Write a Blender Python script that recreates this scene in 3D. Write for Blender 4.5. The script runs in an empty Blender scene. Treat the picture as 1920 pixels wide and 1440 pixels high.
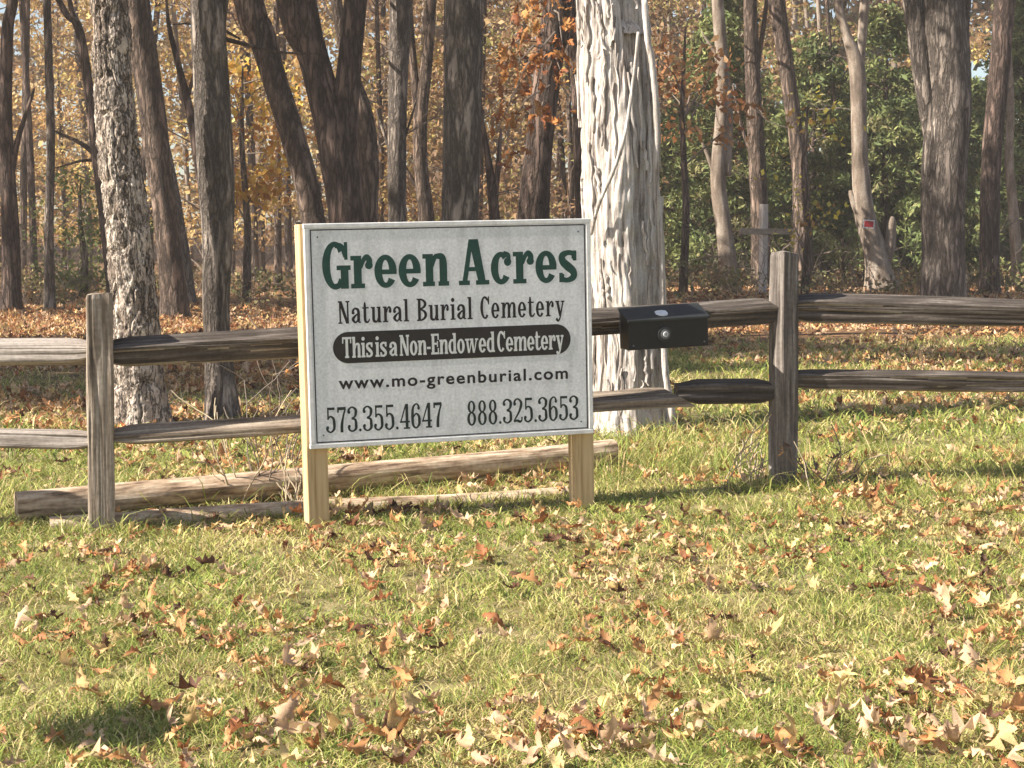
import bpy, math, random
import numpy as np
from mathutils import Vector, Matrix

# ------------------------------------------------------------------ camera, sky, sun, exposure
SC = bpy.context.scene
COL = SC.collection
R = math.radians
FPX, CX, CY, CAMH = 3000.0, 960.0, 720.0, 1.2
PITCH = math.atan(278.0 / FPX)
cam = bpy.data.cameras.new('camera'); cam.lens = 36.0 * FPX / 1920.0; cam.sensor_width = 36.0
cam.clip_start = 0.05; cam.clip_end = 2000
cam_ob = bpy.data.objects.new('camera', cam); COL.objects.link(cam_ob)
cam_ob.location = (0, 0, CAMH); cam_ob.rotation_euler = (math.pi / 2 - PITCH, 0, 0)
SC.camera = cam_ob

SUN_AZ, SUN_EL = 17.5, 37.0          # light travels to the right and SUN_AZ degrees away from the camera
w = bpy.data.worlds.new('World'); SC.world = w; w.use_nodes = True
nt = w.node_tree
sky = nt.nodes.new('ShaderNodeTexSky'); sky.sky_type = 'NISHITA'; sky.sun_disc = False
sky.sun_elevation = R(SUN_EL); sky.sun_rotation = math.atan2(-math.cos(R(SUN_AZ)), -math.sin(R(SUN_AZ)))
bg = nt.nodes['Background']; bg.inputs['Strength'].default_value = 0.07
nt.links.new(sky.outputs['Color'], bg.inputs['Color'])
sun = bpy.data.lights.new('sun', 'SUN'); sun.energy = 5.0; sun.angle = R(0.53); sun.color = (1.0, 0.93, 0.82)
sun_ob = bpy.data.objects.new('sun', sun); COL.objects.link(sun_ob); sun_ob.location = (-20, -10, 20)
SUNDIR = Vector((math.cos(R(SUN_AZ)) * math.cos(R(SUN_EL)), math.sin(R(SUN_AZ)) * math.cos(R(SUN_EL)), -math.sin(R(SUN_EL))))
sun_ob.rotation_euler = SUNDIR.to_track_quat('-Z', 'Y').to_euler()
vs = SC.view_settings; vs.view_transform = 'Standard'; vs.look = 'None'; vs.exposure = 1.38; vs.gamma = 1.0
SC.cycles.max_bounces = 6; SC.cycles.transparent_max_bounces = 8
SC.cycles.use_denoising = True

# ------------------------------------------------------------------ helpers
rnd = random.Random(11)
rng = np.random.default_rng(5)

def smooth(t):
    t = np.clip(t, 0, 1); return t * t * (3 - 2 * t)

def _h(ix, iy, seed):
    n = (ix.astype(np.int64) * 374761393 + iy.astype(np.int64) * 668265263 + seed * 974711) & 0x7fffffff
    n = ((n ^ (n >> 13)) * 1274126177) & 0x7fffffff
    return ((n ^ (n >> 16)) & 0xffff) / 65535.0

def vnoise(u, v, seed=0, period=None):
    u = np.asarray(u, float); v = np.asarray(v, float)
    iu = np.floor(u).astype(np.int64); iv = np.floor(v).astype(np.int64)
    fu = u - iu; fv = v - iv
    fu = fu * fu * (3 - 2 * fu); fv = fv * fv * (3 - 2 * fv)
    i1 = iu + 1
    if period: iu = iu % period; i1 = i1 % period
    a = _h(iu, iv, seed); b = _h(i1, iv, seed); c = _h(iu, iv + 1, seed); d = _h(i1, iv + 1, seed)
    return (a * (1 - fu) + b * fu) * (1 - fv) + (c * (1 - fu) + d * fu) * fv

def gz(x, y):
    x = np.asarray(x, float); y = np.asarray(y, float)
    return (-0.03 + 0.11 * smooth((x + 2.2) / 5.5) + 0.03 * (vnoise(x * .7 + 9, y * .7 + 5, 3) - .5)
            + 0.012 * (vnoise(x * 4 + 9, y * 4 + 5, 4) - .5)
            + 0.5 * smooth((y - 55) / 60) * 4 + 0.12 * smooth((y - 14) / 8) * (vnoise(x * .35, y * .35, 6) - .5))

def ray(px, py):
    a = (px - CX) / FPX; b = (CY - py) / FPX
    return np.array([a, math.cos(PITCH) + b * math.sin(PITCH), -math.sin(PITCH) + b * math.cos(PITCH)])

def at(px, py, Y):
    d = ray(px, py); t = Y / d[1]
    return Vector((d[0] * t, Y, CAMH + d[2] * t))

def ground_at(px, py):
    d = ray(px, py); z = 0.05
    for _ in range(25):
        t = (CAMH - z) / -d[2]; z = float(gz(d[0] * t, d[1] * t))
    return Vector((d[0] * t, d[1] * t, z))

def px2m(w, Y): return w * Y / FPX

def new_mesh(name, V, faces=None, quads=None, tris=None, cols=None, smooth_=False):
    me = bpy.data.meshes.new(name)
    V = np.asarray(V, np.float32)
    if faces is not None:
        me.from_pydata([tuple(map(float, v)) for v in V], [], faces)
    else:
        q = np.zeros((0, 4), np.int32) if quads is None or len(quads) == 0 else np.asarray(quads, np.int32)
        t = np.zeros((0, 3), np.int32) if tris is None or len(tris) == 0 else np.asarray(tris, np.int32)
        me.vertices.add(len(V)); me.vertices.foreach_set('co', V.ravel())
        loops = np.concatenate([q.ravel(), t.ravel()])
        tot = np.concatenate([np.full(len(q), 4), np.full(len(t), 3)]).astype(np.int32)
        st = np.concatenate([[0], np.cumsum(tot)[:-1]]).astype(np.int32)
        me.loops.add(len(loops)); me.loops.foreach_set('vertex_index', loops.astype(np.int32))
        me.polygons.add(len(tot)); me.polygons.foreach_set('loop_start', st)
        me.polygons.foreach_set('loop_total', tot)
        me.update(calc_edges=True)
    if cols is not None:
        ca = me.color_attributes.new('Col', 'FLOAT_COLOR', 'POINT')
        c = np.ones((len(V), 4), np.float32); c[:, :3] = cols
        ca.data.foreach_set('color', c.ravel())
    if smooth_:
        me.polygons.foreach_set('use_smooth', np.ones(len(me.polygons), bool))
    me.validate()
    return me

def link(name, me, mat=None, parent=None):
    o = bpy.data.objects.new(name, me); COL.objects.link(o)
    if mat is not None and me is not None and len(me.materials) == 0: me.materials.append(mat)
    if parent is not None: o.parent = parent
    return o

def tag(o, label=None, cat=None, group=None, kind=None):
    if label: o['label'] = label
    if cat: o['category'] = cat
    if group: o['group'] = group
    if kind: o['kind'] = kind
    return o

def empty(name, loc, rot=(0, 0, 0), label=None, cat=None, group=None):
    o = bpy.data.objects.new(name, None); COL.objects.link(o)
    o.location = loc; o.rotation_euler = rot; o.empty_display_size = .1
    return tag(o, label, cat, group)

class MB:
    """collects shapes in one coordinate frame, builds ONE mesh object"""
    def __init__(s): s.V = []; s.F = []; s.C = []; s.n = 0
    def add(s, V, F, col=None):
        V = [tuple(map(float, v)) for v in V]
        s.V += V; s.F += [tuple(int(i) + s.n for i in f) for f in F]; s.n += len(V)
        s.C += [col or (1, 1, 1)] * len(V)
    def box(s, c, d, M=None):
        x, y, z = d[0] / 2, d[1] / 2, d[2] / 2
        V = [Vector((c[0] + a * x, c[1] + b * y, c[2] + e * z)) for e in (-1, 1) for a, b in ((-1, -1), (1, -1), (1, 1), (-1, 1))]
        if M is not None: V = [M @ v for v in V]
        s.add(V, [(3, 2, 1, 0), (4, 5, 6, 7), (0, 1, 5, 4), (1, 2, 6, 5), (2, 3, 7, 6), (3, 0, 4, 7)])
    def tube(s, pts, rad, n=6, cap=True, disp=None):
        """pts list of Vectors, rad list; disp(theta array, arclength array)->offset factor"""
        V, F = tube_arrays(pts, rad, n, disp)
        m = len(pts)
        F = F.tolist()
        if cap:
            F.append(tuple(range(n - 1, -1, -1))); F.append(tuple((m - 1) * n + i for i in range(n)))
        s.add(V, F)
    def build(s, name, mat, parent=None, origin=None, smooth_=False, col=False, bevel=0):
        V = np.array(s.V)
        if origin is not None: V = V - np.array(origin)
        me = new_mesh(name, V, faces=s.F, cols=np.array(s.C) if col else None, smooth_=smooth_)
        o = link(name, me, mat, parent)
        if bevel:
            b = o.modifiers.new('bevel', 'BEVEL'); b.width = bevel; b.segments = 2; b.limit_method = 'ANGLE'
        return o

def tube_arrays(pts, rad, n, disp=None):
    P = np.array([tuple(p) for p in pts], float); m = len(P)
    T = np.gradient(P, axis=0); T /= np.linalg.norm(T, axis=1)[:, None] + 1e-9
    ref = np.array([0, 1.0, 0]) if abs(T[0][1]) < .8 else np.array([0, 0, 1.0])
    A = np.cross(T, ref); A /= np.linalg.norm(A, axis=1)[:, None] + 1e-9
    B = np.cross(T, A)
    th = np.linspace(0, 2 * math.pi, n, endpoint=False)
    L = np.concatenate([[0], np.cumsum(np.linalg.norm(np.diff(P, axis=0), axis=1))])
    rr = np.asarray(rad, float)[:, None] * np.ones((m, n))
    if disp is not None: rr = rr + disp(th[None, :] * np.ones((m, 1)), L[:, None] * np.ones((1, n)), rr)
    V = P[:, None, :] + rr[..., None] * (np.cos(th)[None, :, None] * A[:, None, :] + np.sin(th)[None, :, None] * B[:, None, :])
    i = np.arange(m - 1)[:, None] * n; j = np.arange(n)[None, :]; k = (j + 1) % n
    F = np.stack([i + j, i + k, i + n + k, i + n + j], -1).reshape(-1, 4)
    return V.reshape(-1, 3), F

def catmull(P, n):
    """P array (m,d) -> n samples"""
    P = np.asarray(P, float); m = len(P)
    if m == 2: return P[0] + (P[1] - P[0]) * np.linspace(0, 1, n)[:, None]
    Q = np.vstack([2 * P[0] - P[1], P, 2 * P[-1] - P[-2]])
    t = np.linspace(0, m - 1, n); i = np.minimum(t.astype(int), m - 2); f = (t - i)[:, None]
    a, b, c, d = Q[i], Q[i + 1], Q[i + 2], Q[i + 3]
    return .5 * (2 * b + (c - a) * f + (2 * a - 5 * b + 4 * c - d) * f ** 2 + (3 * b - a - 3 * c + d) * f ** 3)

# ------------------------------------------------------------------ materials
def ramp(ntree, cols, pos=None):
    n = ntree.nodes.new('ShaderNodeValToRGB'); e = n.color_ramp.elements
    pos = pos or [i / (len(cols) - 1) for i in range(len(cols))]
    while len(e) < len(cols): e.new(0.5)
    for i, (c, p) in enumerate(zip(cols, pos)):
        e[i].position = p; e[i].color = (*c, 1)
    return n

def noise_mat(name, cols, pos=None, scale=8, stretch=(1, 1, 1), detail=6, rough=.85, bump=.3, bump_dist=.01, fine=None, spec=.25,
              distort=0.0, coord='Object', vor=None, rot=(0, 0, 0), metal=0):
    m = bpy.data.materials.new(name); m.use_nodes = True
    t = m.node_tree; N = t.nodes; L = t.links; b = N['Principled BSDF']
    tc = N.new('ShaderNodeTexCoord'); mp = N.new('ShaderNodeMapping')
    mp.inputs['Scale'].default_value = stretch; mp.inputs['Rotation'].default_value = rot
    L.new(tc.outputs[coord], mp.inputs['Vector'])
    no = N.new('ShaderNodeTexNoise'); no.inputs['Scale'].default_value = scale; no.inputs['Detail'].default_value = detail
    no.inputs['Roughness'].default_value = .62; no.inputs['Distortion'].default_value = distort
    L.new(mp.outputs[0], no.inputs['Vector'])
    r = ramp(t, cols, pos); L.new(no.outputs['Fac'], r.inputs[0])
    col = r.outputs[0]; height = no.outputs['Fac']
    if vor:
        v = N.new('ShaderNodeTexVoronoi'); v.feature = 'DISTANCE_TO_EDGE'; v.inputs['Scale'].default_value = vor[0]
        mp2 = N.new('ShaderNodeMapping'); mp2.inputs['Scale'].default_value = vor[1]
        L.new(tc.outputs[coord], mp2.inputs['Vector'])
        mixv = N.new('ShaderNodeVectorMath'); mixv.operation = 'MULTIPLY_ADD'
        mixv.inputs[1].default_value = (.35, .35, .35); L.new(no.outputs['Color'], mixv.inputs[0]); L.new(mp2.outputs[0], mixv.inputs[2])
        L.new(mixv.outputs[0], v.inputs['Vector'])
        rv = ramp(t, [(0, 0, 0), (1, 1, 1)], [0.0, vor[3] if len(vor) > 3 else .28]); L.new(v.outputs['Distance'], rv.inputs[0])
        mx = N.new('ShaderNodeMix'); mx.data_type = 'RGBA'; mx.blend_type = 'MULTIPLY'
        mx.inputs['Factor'].default_value = vor[2]
        L.new(col, mx.inputs['A']); L.new(rv.outputs[0], mx.inputs['B']); col = mx.outputs['Result']
        ad = N.new('ShaderNodeMath'); ad.operation = 'MULTIPLY_ADD'; ad.inputs[1].default_value = 1.2
        L.new(rv.outputs[0], ad.inputs[0]); L.new(no.outputs['Fac'], ad.inputs[2]); height = ad.outputs[0]
    if fine:
        n2 = N.new('ShaderNodeTexNoise'); n2.inputs['Scale'].default_value = fine[0]; n2.inputs['Detail'].default_value = 4
        L.new(tc.outputs[coord], n2.inputs['Vector'])
        r2 = ramp(t, [(1 - fine[1],) * 3, (1 + fine[1] * .6,) * 3], [.3, .7]); L.new(n2.outputs['Fac'], r2.inputs[0])
        mx = N.new('ShaderNodeMix'); mx.data_type = 'RGBA'; mx.blend_type = 'MULTIPLY'; mx.inputs['Factor'].default_value = 1
        L.new(col, mx.inputs['A']); L.new(r2.outputs[0], mx.inputs['B']); col = mx.outputs['Result']
    L.new(col, b.inputs['Base Color'])
    b.inputs['Roughness'].default_value = rough; b.inputs['Specular IOR Level'].default_value = spec
    b.inputs['Metallic'].default_value = metal
    if bump:
        bp = N.new('ShaderNodeBump'); bp.inputs['Strength'].default_value = bump; bp.inputs['Distance'].default_value = bump_dist
        L.new(height, bp.inputs['Height']); L.new(bp.outputs[0], b.inputs['Normal'])
    return m

def leaf_mat(name, trans=.35, rough=.6, var=.25, scale=30, spec=.2):
    m = bpy.data.materials.new(name); m.use_nodes = True
    t = m.node_tree; N = t.nodes; L = t.links; b = N['Principled BSDF']
    a = N.new('ShaderNodeAttribute'); a.attribute_name = 'Col'
    tc = N.new('ShaderNodeTexCoord'); no = N.new('ShaderNodeTexNoise'); no.inputs['Scale'].default_value = scale
    L.new(tc.outputs['Object'], no.inputs['Vector'])
    r = ramp(t, [(1 - var,) * 3, (1 + var,) * 3], [.3, .7]); L.new(no.outputs['Fac'], r.inputs[0])
    mx = N.new('ShaderNodeMix'); mx.data_type = 'RGBA'; mx.blend_type = 'MULTIPLY'; mx.inputs['Factor'].default_value = 1
    L.new(a.outputs['Color'], mx.inputs['A']); L.new(r.outputs[0], mx.inputs['B'])
    L.new(mx.outputs['Result'], b.inputs['Base Color'])
    b.inputs['Roughness'].default_value = rough; b.inputs['Specular IOR Level'].default_value = spec
    tr = N.new('ShaderNodeBsdfTranslucent'); L.new(mx.outputs['Result'], tr.inputs['Color'])
    ms = N.new('ShaderNodeMixShader'); ms.inputs[0].default_value = trans
    L.new(b.outputs[0], ms.inputs[1]); L.new(tr.outputs[0], ms.inputs[2])
    L.new(ms.outputs[0], N['Material Output'].inputs['Surface'])
    return m

def plain(name, c, rough=.5, spec=.4, var=.12, scale=20, bump=.05):
    return noise_mat(name, [tuple(v * (1 - var) for v in c), tuple(min(1, v * (1 + var)) for v in c)], [.35, .65], scale=scale, rough=rough, spec=spec, bump=bump, bump_dist=.002)

M_GRASS = leaf_mat('grass_blades', .3, .55, .15, 40)
M_LEAF = leaf_mat('dry_oak_leaf', .25, .6, .3, 60)
M_FOL = leaf_mat('tree_foliage', .4, .6, .2, 5)
M_CEDAR = leaf_mat('cedar_foliage', .2, .7, .2, 5)
M_BARK = [noise_mat('brown_oak_bark', [(0.073, 0.051, 0.04), (0.242, 0.173, 0.132), (0.395, 0.299, 0.239)], [.25, .55, .85], scale=6, stretch=(1, 1, .25), bump=1, bump_dist=.03, vor=(9, (1, 1, .18), .75)),
          noise_mat('grey_brown_bark', [(0.09, 0.07, 0.059), (0.309, 0.253, 0.211), (0.52, 0.448, 0.39)], [.25, .55, .85], scale=7, stretch=(1, 1, .22), bump=1, bump_dist=.03, vor=(11, (1, 1, .2), .7)),
          noise_mat('dark_red_brown_bark', [(0.056, 0.038, 0.03), (0.188, 0.127, 0.1), (0.305, 0.232, 0.19)], [.25, .55, .85], scale=6, stretch=(1, 1, .2), bump=1, bump_dist=.03, vor=(10, (1, 1, .16), .75)),
          noise_mat('pale_smooth_bark', [(.08, .06, .045), (.22, .17, .13), (.40, .34, .28)], [.28, .5, .72], scale=7, stretch=(1, 1, .3), bump=.8, bump_dist=.02, fine=(40, .3))]
M_SHAG = noise_mat('shaggy_plated_bark', [(0.106, 0.076, 0.058), (0.396, 0.317, 0.255), (0.686, 0.583, 0.486)], [.3, .47, .66], scale=16, stretch=(1, 1, .28), bump=1, bump_dist=.03, fine=(70, .3), vor=(13, (1, 1, .22), .7, .10))
M_CEDARBARK = noise_mat('bleached_stringy_bark', [(0.103, 0.08, 0.066), (0.41, 0.359, 0.319), (0.638, 0.593, 0.547)], [.34, .47, .64], scale=34, stretch=(1, 1, .06), detail=8, bump=.9, bump_dist=.012, fine=(90, .18), distort=.4)
M_TWIG = noise_mat('grey_twig', [(.10, .075, .06), (.26, .21, .17)], scale=10, bump=0)
M_STALK = noise_mat('dry_stalk', [(.32, .24, .15), (.6, .5, .36)], scale=20, bump=0)
M_RAIL = noise_mat('weathered_dark_rail', [(.02, .015, .012), (.085, .068, .056), (.26, .225, .195)], [.3, .52, .74], scale=5, stretch=(.5, 9, 9), detail=8, bump=.8, bump_dist=.008, fine=(60, .2))
M_RAILLIT = noise_mat('weathered_sunlit_rail', [(0.059, 0.046, 0.037), (0.267, 0.226, 0.192), (0.435, 0.385, 0.337)], [.3, .46, .72], scale=5, stretch=(.5, 9, 9), detail=8, bump=.8, bump_dist=.008, fine=(60, .2))  # weathered rail wood, paler tone carries the sunlight on tops and left rails
M_RAILMID = noise_mat('weathered_brown_grey_rail', [(0.06, 0.043, 0.032), (0.239, 0.186, 0.14), (0.508, 0.429, 0.332)], [.3, .5, .74], scale=5, stretch=(.5, 9, 9), detail=8, bump=1, bump_dist=.012, fine=(60, .2))
M_POST = noise_mat('weathered_grey_post', [(.045, .034, .026), (.23, .18, .135), (.46, .40, .34)], [.3, .48, .72], scale=5, stretch=(9, 9, .6), detail=8, bump=.8, bump_dist=.008, fine=(60, .2))
M_POST2 = noise_mat('dark_weathered_post', [(.03, .025, .022), (.15, .125, .108), (.38, .34, .30)], [.3, .5, .74], scale=5, stretch=(9, 9, .6), detail=8, bump=1, bump_dist=.01, fine=(60, .2))
M_LOG = noise_mat('peeled_landscape_log', [(.14, .09, .06), (.42, .30, .20), (.66, .53, .39)], [.36, .48, .62], scale=7, stretch=(.7, 5, 5), detail=8, bump=.6, bump_dist=.008, fine=(45, .2))
M_PINE = noise_mat('yellow_pine_post', [(.34, .22, .10), (.56, .40, .21), (.64, .48, .28)], [.3, .5, .7], scale=5, stretch=(10, 10, .45), detail=3, bump=.15, bump_dist=.002, distort=.6)
M_BOARD = noise_mat('weathered_white_board', [(0.592, 0.592, 0.585), (0.751, 0.751, 0.751), (0.82, 0.82, 0.82)], [.3, .5, .72], scale=7, stretch=(2.2, 1, .55), detail=10, rough=.6, bump=.15, bump_dist=.002, fine=(85, .16))
M_TRIM = noise_mat('white_edge_trim', [(.62, .61, .59), (.8, .79, .77)], [.3, .6], scale=14, rough=.5, bump=.1, fine=(50, .08))
M_GREEN = plain('dark_green_lettering', (.010, .055, .042), .5, .3, .2, 40)
M_BLACK = plain('black_lettering', (.016, .012, .014), .5, .3, .2, 40)
M_PHONE = plain('blackish_green_digits', (.013, .024, .022), .5, .3, .2, 40)
M_PILL = plain('charcoal_banner', (.022, .019, .018), .5, .3, .25, 20)
M_WHITE = plain('white_lettering', (.68, .68, .66), .5, .3, .08, 60)
M_BOX = plain('black_box_paint', (.008, .008, .009), .45, .35, .3, 25)
M_BOXLID = plain('black_lid_paint', (.016, .018, .018), .55, .35, .3, 25)
M_DIAL = plain('grey_lock_metal', (.10, .10, .105), .4, .5, .2, 50)
M_DIAL2 = plain('pale_lock_metal', (.42, .43, .44), .35, .5, .2, 50)
M_RED = plain('red_notice', (.42, .03, .03), .6, .3, .15, 10)
M_CROSS = noise_mat('sunlit_wood', [(.42, .35, .30), (.66, .59, .53)], [.3, .65], scale=6, stretch=(3, 3, 1), bump=.2)  # upright paler than the crossbar, sunlight on it put into the colour
M_CROSSBAR = noise_mat('brown_grey_wood', [(.24, .18, .13), (.42, .34, .27)], [.3, .65], scale=6, stretch=(1, 3, 3), bump=.2)

# ------------------------------------------------------------------ ground
def axis(a, b, fine_a, fine_b, d, grow=1.25):
    xs = list(np.arange(fine_a, fine_b, d)); s = d; x = xs[-1]
    while x < b: s *= grow; x += s; xs.append(x)
    s = d; x = xs[0]; pre = []
    while x > a: s *= grow; x -= s; pre.append(x)
    return np.array(pre[::-1] + xs)
gx = axis(-120, 120, -4.5, 5, .06); gy = axis(-40, 130, 3, 12, .06)
X, Y = np.meshgrid(gx, gy); Z = gz(X, Y)
nx, ny = len(gx), len(gy)
i = np.arange(ny - 1)[:, None] * nx + np.arange(nx - 1)[None, :]
gm = bpy.data.materials.new('lawn_and_forest_floor'); gm.use_nodes = True
t = gm.node_tree; N = t.nodes; L = t.links
geo = N.new('ShaderNodeNewGeometry'); sep = N.new('ShaderNodeSeparateXYZ'); L.new(geo.outputs['Position'], sep.inputs[0])
n1 = N.new('ShaderNodeTexNoise'); n1.inputs['Scale'].default_value = 9; n1.inputs['Detail'].default_value = 8; L.new(geo.outputs['Position'], n1.inputs['Vector'])
n2 = N.new('ShaderNodeTexNoise'); n2.inputs['Scale'].default_value = 1.2; n2.inputs['Detail'].default_value = 4; L.new(geo.outputs['Position'], n2.inputs['Vector'])
rg = ramp(t, [(.07, .055, .03), (.19, .16, .07), (.32, .26, .14)], [.3, .5, .7]); L.new(n1.outputs['Fac'], rg.inputs[0])
rl = ramp(t, [(.05, .03, .018), (.17, .095, .05), (.32, .19, .10)], [.3, .5, .7]); L.new(n1.outputs['Fac'], rl.inputs[0])
mad = N.new('ShaderNodeMath'); mad.operation = 'MULTIPLY_ADD'; mad.inputs[1].default_value = 8; L.new(n2.outputs['Fac'], mad.inputs[0]); L.new(sep.outputs['Y'], mad.inputs[2])
mr = N.new('ShaderNodeMapRange'); mr.inputs['From Min'].default_value = 15; mr.inputs['From Max'].default_value = 21; L.new(mad.outputs[0], mr.inputs['Value'])
mx = N.new('ShaderNodeMix'); mx.data_type = 'RGBA'; L.new(mr.outputs[0], mx.inputs['Factor']); L.new(rg.outputs[0], mx.inputs['A']); L.new(rl.outputs[0], mx.inputs['B'])
L.new(mx.outputs['Result'], N['Principled BSDF'].inputs['Base Color']); N['Principled BSDF'].inputs['Roughness'].default_value = .95
N['Principled BSDF'].inputs['Specular IOR Level'].default_value = .1
bp = N.new('ShaderNodeBump'); bp.inputs['Strength'].default_value = .6; bp.inputs['Distance'].default_value = .03; L.new(n1.outputs['Fac'], bp.inputs['Height']); L.new(bp.outputs[0], N['Principled BSDF'].inputs['Normal'])
tag(link('ground', new_mesh('ground', np.stack([X, Y, Z], -1).reshape(-1, 3), quads=np.stack([i, i + 1, i + nx + 1, i + nx], -1).reshape(-1, 4), smooth_=True), gm), kind='structure')

# ------------------------------------------------------------------ trees
def trunk_disp(seed, amp=.05, freq=9, zs=2.0):
    def d(th, Lz, rr):
        u = th / (2 * math.pi)
        big = vnoise(u * 3, Lz * 1.1, seed, 3) - .5
        b = vnoise(u * freq, Lz * zs, seed + 1, freq) - .5
        return rr * (.22 * big * .5 + amp * 2 * b)
    return d

def path_from_pixels(pts, Y0, extend=9.0, flare=True):
    """pts base->top (px,py,width px) -> points, radii; extended above the frame"""
    P = [at(a, b, Y0) for a, b, _ in pts]; r = [px2m(c, Y0) / 2 for *_, c in pts]
    base = Vector((P[0].x, Y0, float(gz(P[0].x, Y0)) - .08))
    if P[0].z - base.z > .05: P.insert(0, base); r.insert(0, r[0] * 1.12)
    else: P[0] = base
    top = P[-1]; d = (P[-1] - P[-2]).normalized(); d = (d + Vector((0, 0, .8))).normalized()
    if extend:
        h = extend - top.z
        if h > .5:
            P.append(top + d * h * .5); r.append(r[-1] * .85)
            P.append(top + d * h * .5 + Vector((rnd.uniform(-.2, .2) * h * .3, rnd.uniform(-.2, .2) * h * .3, h * .5))); r.append(r[-2] * .45)
    A = catmull(np.array([(*p, q) for p, q in zip(P, r)]), 46)
    if flare:
        zz = A[:, 2] - A[0, 2]; A[:, 3] *= 1 + .35 * np.exp(-zz / .25)
    return [Vector(a[:3]) for a in A], np.maximum(A[:, 3], .006)

def twig(mb, p, d, ln, r, depth, rn, droop=0.0):
    n = 5; pts = [p.copy()]; q = p.copy(); dd = d.normalized()
    for k in range(n):
        dd = (dd + Vector((rn.uniform(-.28, .28), rn.uniform(-.28, .28), rn.uniform(-.25, .25) - droop))).normalized()
        q = q + dd * ln / n; pts.append(q.copy())
        if depth > 0 and k >= 1 and rn.random() < .75:
            s = (dd + Vector((rn.uniform(-.9, .9), rn.uniform(-.9, .9), rn.uniform(-.5, .7)))).normalized()
            twig(mb, q, s, ln * rn.uniform(.35, .6), r * .5, depth - 1, rn, droop)
    mb.tube(pts, [max(.0025, r * (1 - .8 * k / n)) for k in range(n + 1)], 4 if depth == 0 else 5, cap=False)

def quads_cloud(C, N_each, spread, size, pal, seed, flat=0.0, aspect=1.0, jitter=.25, wts=None):
    """leaf-sized faces scattered round the clump centres C; returns V, quads, cols"""
    g = np.random.default_rng(seed)
    C = np.asarray(C, float); n = len(C) * N_each
    cen = np.repeat(C, N_each, 0)
    d = g.normal(size=(n, 3)); d /= np.linalg.norm(d, axis=1)[:, None]; d *= (g.random(n) ** .45)[:, None]
    P = cen + d * np.asarray(spread)
    a = g.normal(size=(n, 3)); a /= np.linalg.norm(a, axis=1)[:, None]
    b = g.normal(size=(n, 3)); b[:, 2] *= (1 - flat); b -= (b * a).sum(1)[:, None] * a; b /= np.linalg.norm(b, axis=1)[:, None]
    s = size * (.6 + .8 * g.random(n))[:, None] * .5
    # a leaf of four corners: stalk, two sides, tip
    V = np.stack([P - a * s * aspect, P + b * s * .62 - a * s * .1, P + a * s * aspect, P - b * s * .62 - a * s * .1], 1)
    V += g.normal(size=V.shape) * s[:, None] * .12
    pal = np.asarray(pal, float)
    ci = g.choice(len(pal), size=len(C) , p=wts); own = g.choice(len(pal), size=n, p=wts)
    idx = np.where(g.random(n) < .55, np.repeat(ci, N_each), own)
    c = pal[idx] * (1 + jitter * g.normal(size=(n, 1)) * .6).clip(.4, 1.7)
    return V.reshape(-1, 3), np.arange(n * 4).reshape(-1, 4), np.repeat(c, 4, 0)

AUT = [(.54, .33, .13), (.60, .43, .18), (.40, .25, .12), (.48, .37, .21), (.34, .26, .16), (.66, .53, .18)]
BRN = [(.34, .21, .11), (.30, .18, .10), (.42, .29, .15), (.24, .15, .09)]
CED = [(.15, .19, .07), (.21, .24, .085), (.11, .14, .055), (.26, .27, .10), (.30, .27, .13)]

def crown_centres(rx, ry, rz, n, seed):
    g = np.random.default_rng(seed); d = g.normal(size=(n, 3)); d /= np.linalg.norm(d, axis=1)[:, None]
    return d * (g.random(n) ** .4)[:, None] * np.array([rx, ry, rz])
CROWN = []
for k in range(3):
    V, Q, C = quads_cloud(crown_centres(2.4, 2.4, 2.2, 34, 50 + k), 46, (.6, .6, .45), .17, BRN if k else AUT, 60 + k)
    me = new_mesh('crown', V, quads=Q, cols=C); me.materials.append(M_FOL); CROWN.append(me)

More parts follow.
